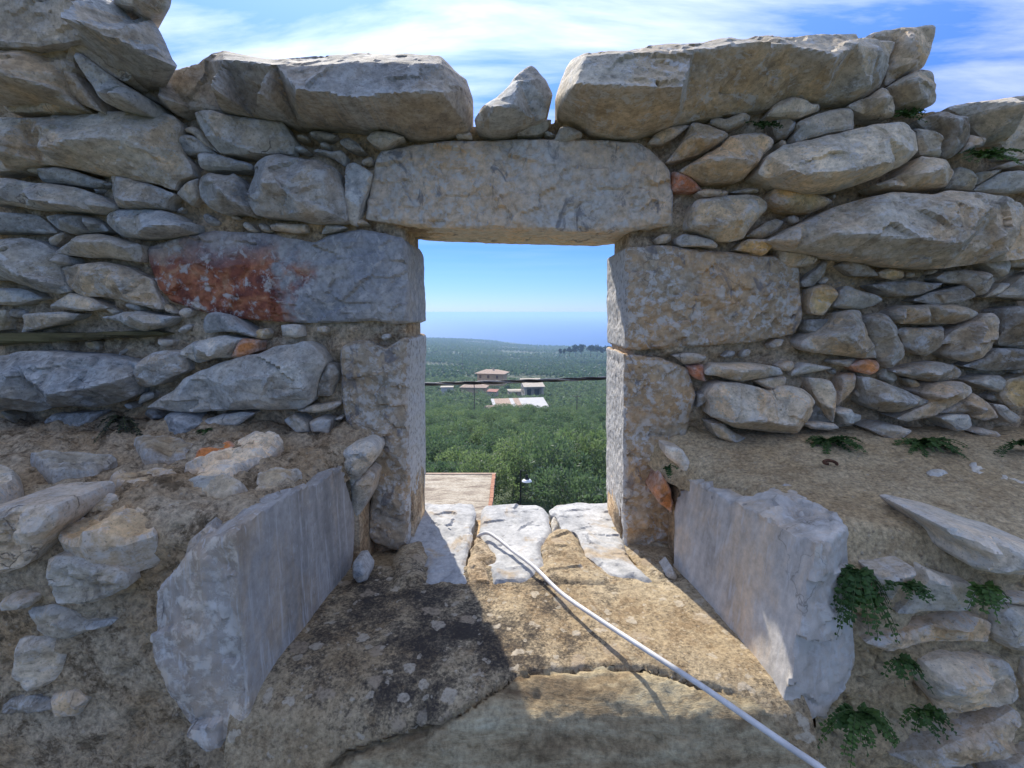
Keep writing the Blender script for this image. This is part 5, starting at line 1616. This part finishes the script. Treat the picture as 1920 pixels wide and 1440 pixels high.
lpart('brick_course', nr_, nrb(x_r - 0.135, x_r + 0.005, y_far - 10.9, y_far - 0.2, RZ - 0.13, RZ - 0.018), M_CONC)

# ------------------------------------------------------------------ street lamp, poles, lines
lt = at_y(976, 881, 25.5)
lz = lt[2]
lg = float(ground_z([lt[0]], [25.5])[0])
lamp = empty('street_lamp', (lt[0], lt[1], lg), 'black street lamp with a wide white disc shade hanging from a short arm', 'lamp')
H_ = lz - lg
lpart('pole', lamp, tube_vf([(0, 0, 0), (0, 0, 1.0), (0, 0, H_)], [0.065, 0.05, 0.036], 10), M_METAL)
lpart('base', lamp, tube_vf([(0, 0, 0), (0, 0, 0.06), (0, 0, 0.5), (0, 0, 0.55)], [0.16, 0.15, 0.1, 0.06], 12), M_METAL)
arm = spline([(0, 0, H_ - 0.3), (0.06, 0, H_ - 0.08), (0.2, 0, H_ - 0.02), (0.31, 0, H_ - 0.12), (0.33, 0, H_ - 0.3)], 6)
lpart('arm', lamp, tube_vf(arm, 0.018, 8), M_METAL)
lpart('cap', lamp, tube_vf([(0.33, 0, H_ - 0.26), (0.33, 0, H_ - 0.34), (0.33, 0, H_ - 0.45), (0.33, 0, H_ - 0.5)], [0.05, 0.075, 0.1, 0.14], 14), M_METAL)
M_SHADE = mat_plain('white_enamel', (0.74, 0.74, 0.74), 0.35, 0.04, 3.0)
lpart('lamp_shade', lamp, tube_vf([(0.33, 0, H_ - 0.49), (0.33, 0, H_ - 0.53), (0.33, 0, H_ - 0.60), (0.33, 0, H_ - 0.62)], [0.10, 0.2, 0.26, 0.265], 24), M_SHADE)
lpart('bulb', lamp, tube_vf([(0.33, 0, H_ - 0.62), (0.33, 0, H_ - 0.67), (0.33, 0, H_ - 0.70)], [0.07, 0.08, 0.04], 12), M_SHADE)

for (u, vt, vb, Yd, lab) in ((889, 712, 792, 150, 'wooden utility pole with a crossarm rising from the olive trees'),
                             (1082, 740, 800, 140, 'plain wooden pole standing in the grove right of the long low house'),
                             (867, 664, 690, 420, 'thin far utility pole behind the ochre house')):
    top = at_y(u, vt, Yd)
    gz = float(ground_z([top[0]], [Yd])[0])
    gz = min(gz, top[2] - 6)
    pl = empty('utility_pole', (top[0], Yd, gz), lab, 'pole')
    lpart('pole', pl, tube_vf([(0, 0, -0.5), (0, 0, top[2] - gz)], [0.17, 0.11], 8), M_POLE)
    lpart('crossarm', pl, box_vf(-0.9, 0.9, -0.06, 0.06, top[2] - gz - 0.6, top[2] - gz - 0.45), M_POLE)

# bundled overhead line, about seven metres beyond the window
YC = 7.0
a_, b_ = at_y(802, 718, YC), at_y(1130, 707, YC)
sl = (b_[2] - a_[2]) / (b_[0] - a_[0])
M_CABLE = mat_plain('black_cable_sheath', (0.02, 0.02, 0.022), 0.42, 0.3, 20.0)
M_CABLE2 = mat_plain('grey_cable_sheath', (0.16, 0.16, 0.165), 0.4, 0.3, 20.0)
pline = empty('power_line', (0, YC, a_[2] - sl * a_[0]), 'twisted bundle of black overhead cables crossing the view', 'cable')
for k in range(3):
    pts = []
    for i in range(361):
        x = -9 + 18 * i / 360
        ph = 2 * math.pi * (x / 0.85) + k * 2 * math.pi / 3
        sag = 0.012 * (x * x) * 0.25
        pts.append((x, 0.015 * math.cos(ph), sl * x + sag - 0.02 + 0.015 * math.sin(ph)))
    lpart('strand', pline, tube_vf(pts, 0.0125, 7), M_CABLE2 if k == 2 else M_CABLE, True)

# white cable over the sill
M_WCABLE = mat_plain('white_cable_sheath', (0.62, 0.60, 0.58), 0.5, 0.22, 22.0)
cz_ = [(898, 1012, -0.030), (900, 1003, 0.004), (912, 1001, 0.016), (935, 1010, 0.020), (962, 1030, 0.018), (1000, 1066, 0.015), (1050, 1110, 0.016), (1120, 1162, 0.022), (1215, 1222, 0.026), (1310, 1282, 0.028), (1400, 1345, 0.030), (1480, 1402, 0.030), (1536, 1444, 0.032), (1600, 1492, 0.03)]
crj = random.Random(4)
cp_ = [at_z(u, v, SZ + 0.006 + h) + np.array([crj.uniform(-.0035, .0035), crj.uniform(-.0035, .0035), crj.uniform(-.002, .002)]) for u, v, h in cz_]
cp_ += [cp_[-1] + np.array((0.10, -0.08, -0.02)), cp_[-1] + np.array((0.2, -0.18, -0.25)), cp_[-1] + np.array((0.24, -0.22, -0.85))]
cv_, cf_ = tube_vf(spline(cp_, 10), 0.0042, 12)
tag(obj_world('white_cable', cv_, cf_, M_WCABLE), 'white plastic cable running from a gap in the sill slabs across the mortar sill', 'cable')

# rusty hook lying on the right ledge
M_RUST = mat_plain('rusty_iron', (0.10, 0.045, 0.025), 0.85, 0.4, 60.0)
oL = np.array([0, 1.15, LZR0 + 0.006])
nL = np.array([0, LZR1 - LZR0, 0.35])
nL = np.array([0, -(LZR1 - LZR0) * -1, 0.35])
nL = np.array([0.0, (LZR1 - LZR0) / 0.35 * 1.0, 1.0])
hk = [at_plane(1200 + u / 2.4, 840 + v / 2.4, oL, nL / np.linalg.norm(nL)) for u, v in ((850, 72), (832, 68), (828, 60), (845, 56), (868, 60), (884, 68), (886, 74))]
hv, hf = tube_vf(spline(hk, 6), 0.0032, 8)
tag(obj_world('rusty_hook', hv, hf, M_RUST), 'small curled rusty iron hook lying on the right hand mortar ledge', 'hook')

# ------------------------------------------------------------------ weeds in the joints
M_WEED = mat_leaf('weed_leaf', (0.035, 0.075, 0.022), (0.085, 0.150, 0.040), 0.3, 14.0)
M_WEEDD = mat_leaf('dry_weed_leaf', (0.035, 0.034, 0.022), (0.060, 0.055, 0.035), 0.15, 14.0)
M_STEM = mat_plain('weed_stem', (0.07, 0.10, 0.035), 0.8, 0.3, 30.0)


def weed(pos, r, n, label, droop=0.5, mat=None, leaf=0.009, name='weed', cat='weed', back=0.0):
    root = empty(name, tuple(pos), label, cat, 'weeds growing in the wall joints')
    SV, LV, LF, ST = [], [], [], []
    for k in range(int(n * 0.6)):
        a = random.uniform(-math.pi, math.pi)
        d = Vector((math.cos(a), -abs(math.sin(a)) * 0.8 - 0.15, random.uniform(0.05, 0.9)))
        d.normalize()
        L = r * random.uniform(0.55, 1.15)
        pts = []
        for i in range(7):
            f_ = i / 6
            p = d * (L * f_) + Vector((0, 0, -droop * L * f_ * f_))
            pts.append(p)
        ST.append(tube_vf(pts, [0.0011 * (1 - 0.6 * i / 6) for i in range(7)], 4))
        m = max(5, int(L / (leaf * 0.55)))
        for i in range(1, m + 1):
            f_ = i / m
            p = d * (L * f_) + Vector((0, 0, -droop * L * f_ * f_))
            tan = (d + Vector((0, 0, -2 * droop * f_))).normalized()
            side = tan.cross(Vector((random.uniform(-.4, .4), random.uniform(-.4, .4), 1))).normalized()
            for sgn in (-1, 1):
                ld = (side * sgn + tan * random.uniform(0.2, 0.9) + Vector((0, 0, random.uniform(-.35, .35)))).normalized()
                ln = leaf * random.uniform(0.7, 1.5) * (1.15 - 0.6 * f_)
                wd = ln * 0.36
                nn = ld.cross(tan)
                wv_ = nn.cross(ld).normalized() * wd
                nn.normalize()
                b0 = len(LV)
                LV += [p, p + ld * ln * 0.5 + wv_ + nn * wd * .3, p + ld * ln, p + ld * ln * 0.5 - wv_ + nn * wd * .3]
                LF += [(b0, b0 + 1, b0 + 2), (b0, b0 + 2, b0 + 3)]
    lpart('stem', root, join_vf(ST), M_STEM, True)
    lpart('leaves', root, ([tuple(p) for p in LV], LF), mat or M_WEED)
    return root


def ledge_pt(u, v, left=False, lift=0.0):
    z0, z1 = (LZL0, LZL1) if left else (LZR0, LZR1)
    o = np.array([0, 1.15, z0 + lift])
    n = np.array([0.0, (z1 - z0) / 0.35, 1.0])
    return at_plane(u, v, o, n / np.linalg.norm(n))


weed(at_y(1250, 876, 1.09), 0.030, 12, 'tiny green weed beside the white chip next to the right jamb', leaf=0.008)
weed(ledge_pt(1552, 826), 0.075, 34, 'small dark green fern at the wall foot, below the leaning pale stone')
weed(ledge_pt(1728, 830), 0.085, 44, 'bushy dark green fern at the wall foot, widest on the right ledge')
weed(at_y(1905, 832, 1.08), 0.055, 24, 'low fern at the wall foot at the far end of the right ledge')
weed(at_y(1846, 296, 1.17), 0.075, 34, 'dark green tuft growing high in the wall behind the pale end stone')
weed(at_y(1694, 218, 1.17), 0.045, 20, 'small tuft wedged under the stones next to the long coping slab')
weed(at_y(1424, 238, 1.17), 0.050, 18, 'dark green tuft in the shaded gap under the long coping slab', mat=M_WEED)
weed(at_y(1606, 1070, 0.735), 0.055, 30, 'leafy weed hanging beside the upper edge of the right block', droop=1.2, leaf=0.011)
weed(at_y(1612, 1105, 0.73), 0.05, 24, 'leafy weed hanging beside the middle of the right block', droop=1.3, leaf=0.011)
weed(at_y(1697, 1095, 0.72), 0.042, 22, 'bright green weed between the two pale wedge stones', leaf=0.010)
weed(at_y(1842, 1100, 0.71), 0.050, 24, 'green weed under the tilted white slab', droop=0.9, leaf=0.010)
weed(at_y(1684, 1236, 0.72), 0.040, 20, 'short green weed below the long pale stone of the lower wall', droop=0.9, leaf=0.009)
weed(at_y(1605, 1335, 0.70), 0.066, 42, 'spreading weed at the foot of the right block', droop=0.8, leaf=0.010)
weed(at_y(1728, 1330, 0.71), 0.040, 20, 'small weed under the round pale stone of the lower wall', droop=0.7, leaf=0.009)
weed(at_y(232, 785, 1.15), 0.065, 26, 'dry blackish plant in the hollow under the long blue grey stone', mat=M_WEEDD, droop=0.9)
weed(ledge_pt(386, 806, True), 0.030, 16, 'tiny dark fern at the foot of the wedge stone on the left ledge', mat=M_WEED, leaf=0.007)

# ------------------------------------------------------------------ olive grove
M_OLIVE = mat_leaf('olive_leaf', (0.100, 0.138, 0.078), (0.180, 0.212, 0.140), 0.42, 0.9)
M_BARK = mat_plain('olive_bark', (0.10, 0.085, 0.068), 0.95, 0.35, 5.0, bump=0.5)


def crown_np(n_leaf, leaf, rng, lobes=9, rad=2.3, hgt=4.2, zlo=0.42):
    """leaf-sized quads spread over a number of lobes"""
    cs = []
    for k in range(lobes):
        a = rng.uniform(0, 2 * np.pi)
        r = rad * 0.62 * math.sqrt(rng.uniform(0, 1))
        cs.append((r * math.cos(a), r * math.sin(a), hgt * rng.uniform(zlo, 0.80), rad * rng.uniform(0.34, 0.56)))
    cs = np.array(cs)
    w = cs[:, 3] ** 2
    pick = rng.choice(lobes, n_leaf, p=w / w.sum())
    d = rng.normal(size=(n_leaf, 3))
    d /= np.linalg.norm(d, axis=1)[:, None]
    rr_ = rng.uniform(0.55, 1.08, n_leaf) ** 0.6
    C = cs[pick, :3] + d * (cs[pick, 3] * rr_)[:, None] * np.array([1, 1, 0.85])
    # sprigs stand up and out
    ax_ = d * 0.7 + rng.normal(size=(n_leaf, 3)) * 0.55 + np.array([0, 0, 0.55])
    ax_ /= np.linalg.norm(ax_, axis=1)[:, None]
    sd_ = np.cross(ax_, rng.normal(size=(n_leaf, 3)))
    sd_ /= np.linalg.norm(sd_, axis=1)[:, None]
    ln = leaf * rng.uniform(0.7, 1.5, n_leaf)[:, None]
    wd = ln * 0.42
    V = np.stack([C - ax_ * ln, C + sd_ * wd, C + ax_ * ln, C - sd_ * wd], 1).reshape(-1, 3)
    F = np.arange(n_leaf * 4).reshape(-1, 4)
    return V, F, cs


def trunk_vf(cs, rng):
    parts = [tube_vf([(0, 0, -0.4), (0.05, 0.02, 0.5), (0.1, -0.04, 1.1), (0.05, 0.03, 1.6)], [0.30, 0.24, 0.19, 0.15], 8)]
    for c in cs[:6]:
        parts.append(tube_vf([(0.06, 0, 1.2), (c[0] * .4, c[1] * .4, 1.2 + (c[2] - 1.2) * .55), (c[0], c[1], c[2])], [0.13, 0.08, 0.03], 6))
    return join_vf(parts)


orng = np.random.default_rng(5)
protos = []
for k in range(6):
    V, F, cs = crown_np(4200, 0.115, orng, lobes=orng.integers(8, 13), rad=orng.uniform(2.2, 2.8), hgt=orng.uniform(4.2, 5.4))
    cm = mesh_np('crown', V, F, M_OLIVE, False)
    tv_, tf_ = trunk_vf(cs, orng)
    tm = mesh_np('trunk', np.array(tv_), tf_, M_BARK)
    protos.append((cm, tm))

houses_xy = []
for h in (h1, h2, h3, h3b, h2b, h4, h5, h6):
    houses_xy.append((h.location.x, h.location.y, 9.5 if h in (h1, h2, h3, h4) else 5.0))
hx = np.array(houses_xy)


def clear_of_houses(x, y):
    d = np.hypot(x[:, None] - hx[:, 0], (y[:, None] - hx[:, 1] - 3)) - hx[:, 2]
    ok = d.min(1) > 0
    # keep the sight line to the low fronts open
    for a, b, r in houses_xy[:4]:
        ok &= ~((np.abs(x - a * (y / b)) < r * 0.9) & (y < b) & (y > b - 11))
    # flat roofed house and street lamp
    ok &= ~((y < y_far + 2.5) & (x < x_r + 2.2))
    ok &= ~((np.abs(x - lt[0]) < 1.6) & (y < 27.5))
    ok &= y > 20
    return ok


def jitter_grid(r0, r1, half, sp):
    xs = np.arange(-r1 * math.tan(half), r1 * math.tan(half), sp)
    ys = np.arange(max(2, r0 * 0.6), r1, sp * 0.9)
    X, Y = np.meshgrid(xs, ys)
    X[1::2] += sp * 0.5
    X = X.ravel() + orng.uniform(-0.33, 0.33, X.size) * sp
    Y = Y.ravel() + orng.uniform(-0.33, 0.33, Y.size) * sp
    d = np.hypot(X, Y)
    k = (d > r0) & (d < r1) & (np.abs(np.arctan2(X, Y)) < half)
    return X[k], Y[k]


X, Y = jitter_grid(20, 400, R(30), 4.7)
k = clear_of_houses(X, Y)
X, Y = X[k], Y[k]
gap = fbm(np.column_stack([X, Y, X * 0]), 1 / 38.0, 2, 0.5, 3.3)
k = gap > -0.62
X, Y = X[k], Y[k]
Zg = ground_z(X, Y)
inview = (X / Y > -0.185) & (X / Y < 0.20)
near_ = (np.hypot(X, Y) < 55) & (np.abs(X / Y) < 0.42)
order = np.argsort(np.where(inview | near_, np.hypot(X, Y), 1e9))
N_SINGLE = 298
single = order[:N_SINGLE]
rest = np.setdiff1d(np.arange(len(X)), single)


def where_is(x, y):
    """words that place a tree by the things next to it"""
    best = None
    for nm, px, py in (('the street lamp', lt[0], lt[1]), ('the flat brick-edged roof', x_r - 2, y_far - 2), ('the long low house', h3.location.x, h3.location.y),
                       ('the stone house', h2.location.x, h2.location.y), ('the small peaked shed', h3b.location.x, h3b.location.y)):
        d = math.hypot(x - px, y - py)
        if best is None or d < best[0]:
            best = (d, nm)
    return best[1]


for q, i in enumerate(single):
    cm, tm = protos[int(orng.integers(0, 6))]
    near = where_is(X[i], Y[i])
    o = empty('olive_tree', (X[i], Y[i], Zg[i]), 'grey green olive tree of the dense grove growing nearest to ' + near, 'tree', 'olive trees nearest to ' + near)
    o.rotation_euler.z = orng.uniform(0, 6.28)
    s_ = orng.uniform(0.78, 1.12)
    o.scale = (s_, s_, s_ * orng.uniform(0.9, 1.15))
    link(bpy.data.objects.new('crown', cm), o)
    link(bpy.data.objects.new('trunk', tm), o)


def scatter(name, X, Y, Z, n_leaf, leaf, scale, label, mat, variants=5, rad=2.4, hgt=4.4):
    VV, FF, base = [], [], 0
    vs = [crown_np(n_leaf, leaf, orng, lobes=7, rad=rad, hgt=hgt)[:2] for _ in range(variants)]
    for x, y, z in zip(X, Y, Z):
        v, f = vs[int(orng.integers(0, variants))]
        a = orng.uniform(0, 6.28)
        s_ = scale * orng.uniform(0.75, 1.2)
        ca, sa = math.cos(a) * s_, math.sin(a) * s_
        w = np.column_stack([v[:, 0] * ca - v[:, 1] * sa + x, v[:, 0] * sa + v[:, 1] * ca + y, v[:, 2] * s_ + z])
        VV.append(w)
        FF.append(f + base)
        base += len(v)
    o = link(bpy.data.objects.new(name, mesh_np(name, np.vstack(VV), np.vstack(FF), mat, False)))
    return tag(o, label, 'trees', kind='stuff')


M_OLIVE2 = mat_leaf('far_olive_leaf', (0.098, 0.132, 0.078), (0.170, 0.198, 0.135), 0.42, 0.12)
scatter('olive_grove', X[rest], Y[rest], Zg[rest], 130, 0.46, 1.0, 'wide olive grove filling the valley beyond the houses', M_OLIVE2)
fx, fy = jitter_grid(400, 950, R(22), 7.0)
fz = ground_z(fx, fy)
g_ = fbm(np.column_stack([fx, fy, fx * 0]), 1 / 90.0, 3, 0.5, 8.0)
k = g_ > -0.30
scatter('distant_grove', fx[k], fy[k], fz[k], 34, 0.95, 1.1, 'distant olive grove and scrub on the plain before the coast', M_OLIVE2)
fx, fy = jitter_grid(950, 2450, R(20), 13.5)
fz = ground_z(fx, fy)
g_ = fbm(np.column_stack([fx, fy, fx * 0]), 1 / 160.0, 3, 0.5, 2.0)
k = (g_ > -0.40) & (fz > SEA + 4)
scatter('coastal_scrub', fx[k], fy[k], fz[k], 22, 1.5, 1.25, 'low dark scrub covering the coastal slope down to the sea', M_OLIVE2)

# the row of tall dark trees against the sea
M_PINE = mat_leaf('pine_leaf', (0.022, 0.040, 0.022), (0.040, 0.062, 0.032), 0.15, 0.2)
for u, vt, hh, rd in ((1068, 650, 9, 3.2), (1080, 645, 13, 5.0), (1090, 646, 12, 5.0), (1108, 646, 13, 5.5), (1120, 647, 12, 5.0), (1131, 648, 12, 5.0), (1050, 653, 8, 2.4), (1058, 653, 8, 2.0), (1141, 648, 12, 5)):
    Yd = 760.0
    p = at_y(u, vt, Yd)
    hh *= 1.0
    V, F, cs = crown_np(800, 0.85, orng, lobes=11, rad=rd * 1.35, hgt=hh * 1.0, zlo=0.22)
    o = empty('pine_tree', (p[0], Yd, p[2] - hh), 'tall dark pine in the row standing out against the sea', 'tree', 'dark pines against the sea')
    link(bpy.data.objects.new('crown', mesh_np('crown', V, F, M_PINE, False)), o)
    tv_, tf_ = tube_vf([(0, 0, -6), (0, 0, hh * 0.5)], [0.5, 0.3], 6)
    link(bpy.data.objects.new('trunk', mesh_np('trunk', np.array(tv_), tf_, M_BARK)), o)

# a white ship far out on the sea
sp = at_z(1101, 592.4, SEA)
ship = empty('ship', (sp[0], sp[1], SEA), 'tiny white ship far out on the hazy sea', 'ship')
M_SHIP = mat_plain('white_ship_paint', (0.85, 0.85, 0.84), 0.5, 0.03, 0.01)
L_ = 95.0
lpart('hull', ship, ([(-L_, -11, -3), (L_ * 0.85, -11, -3), (L_ * 0.85, 11, -3), (-L_, 11, -3), (-L_, -13, 13), (L_ * 0.9, -13, 13), (L_ * 0.9, 13, 13), (-L_, 13, 13), (L_ * 1.12, 0, 15), (L_ * 1.0, 0, -3)],
                     [(0, 3, 2, 1), (4, 5, 6, 7), (0, 1, 5, 4), (2, 3, 7, 6), (3, 0, 4, 7), (1, 9, 8, 5), (9, 2, 6, 8), (5, 8, 6), (1, 2, 9)]), M_SHIP)
lpart('superstructure', ship, join_vf([box_vf(-70, 55, -11, 11, 13.1, 26), box_vf(-55, 40, -10, 10, 26, 33)]), M_SHIP)
lpart('funnel', ship, box_vf(-30, -14, -4, 4, 33.1, 46), M_SHIP)

# ------------------------------------------------------------------ haze
v, f = box_vf(-48000, 48000, -48000, 48000, SEA - 1.0 - 60, 2.0)
hz = link(bpy.data.objects.new('haze', mesh_np('haze', np.array(v, float), [tuple(q) for q in f], bpy.data.materials.new('haze_air'), False)))
tag(hz, kind='stuff')
hm = hz.data.materials[0]
hm.use_nodes = True
hn = hm.node_tree.nodes
hn.clear()
ho = hn.new('ShaderNodeOutputMaterial')
pv = hn.new('ShaderNodeVolumePrincipled')
pv.inputs['Color'].default_value = (0.46, 0.68, 1.0, 1)
pv.inputs['Density'].default_value = 0.0002
pv.inputs['Anisotropy'].default_value = 0.2
hm.node_tree.links.new(pv.outputs[0], ho.inputs['Volume'])
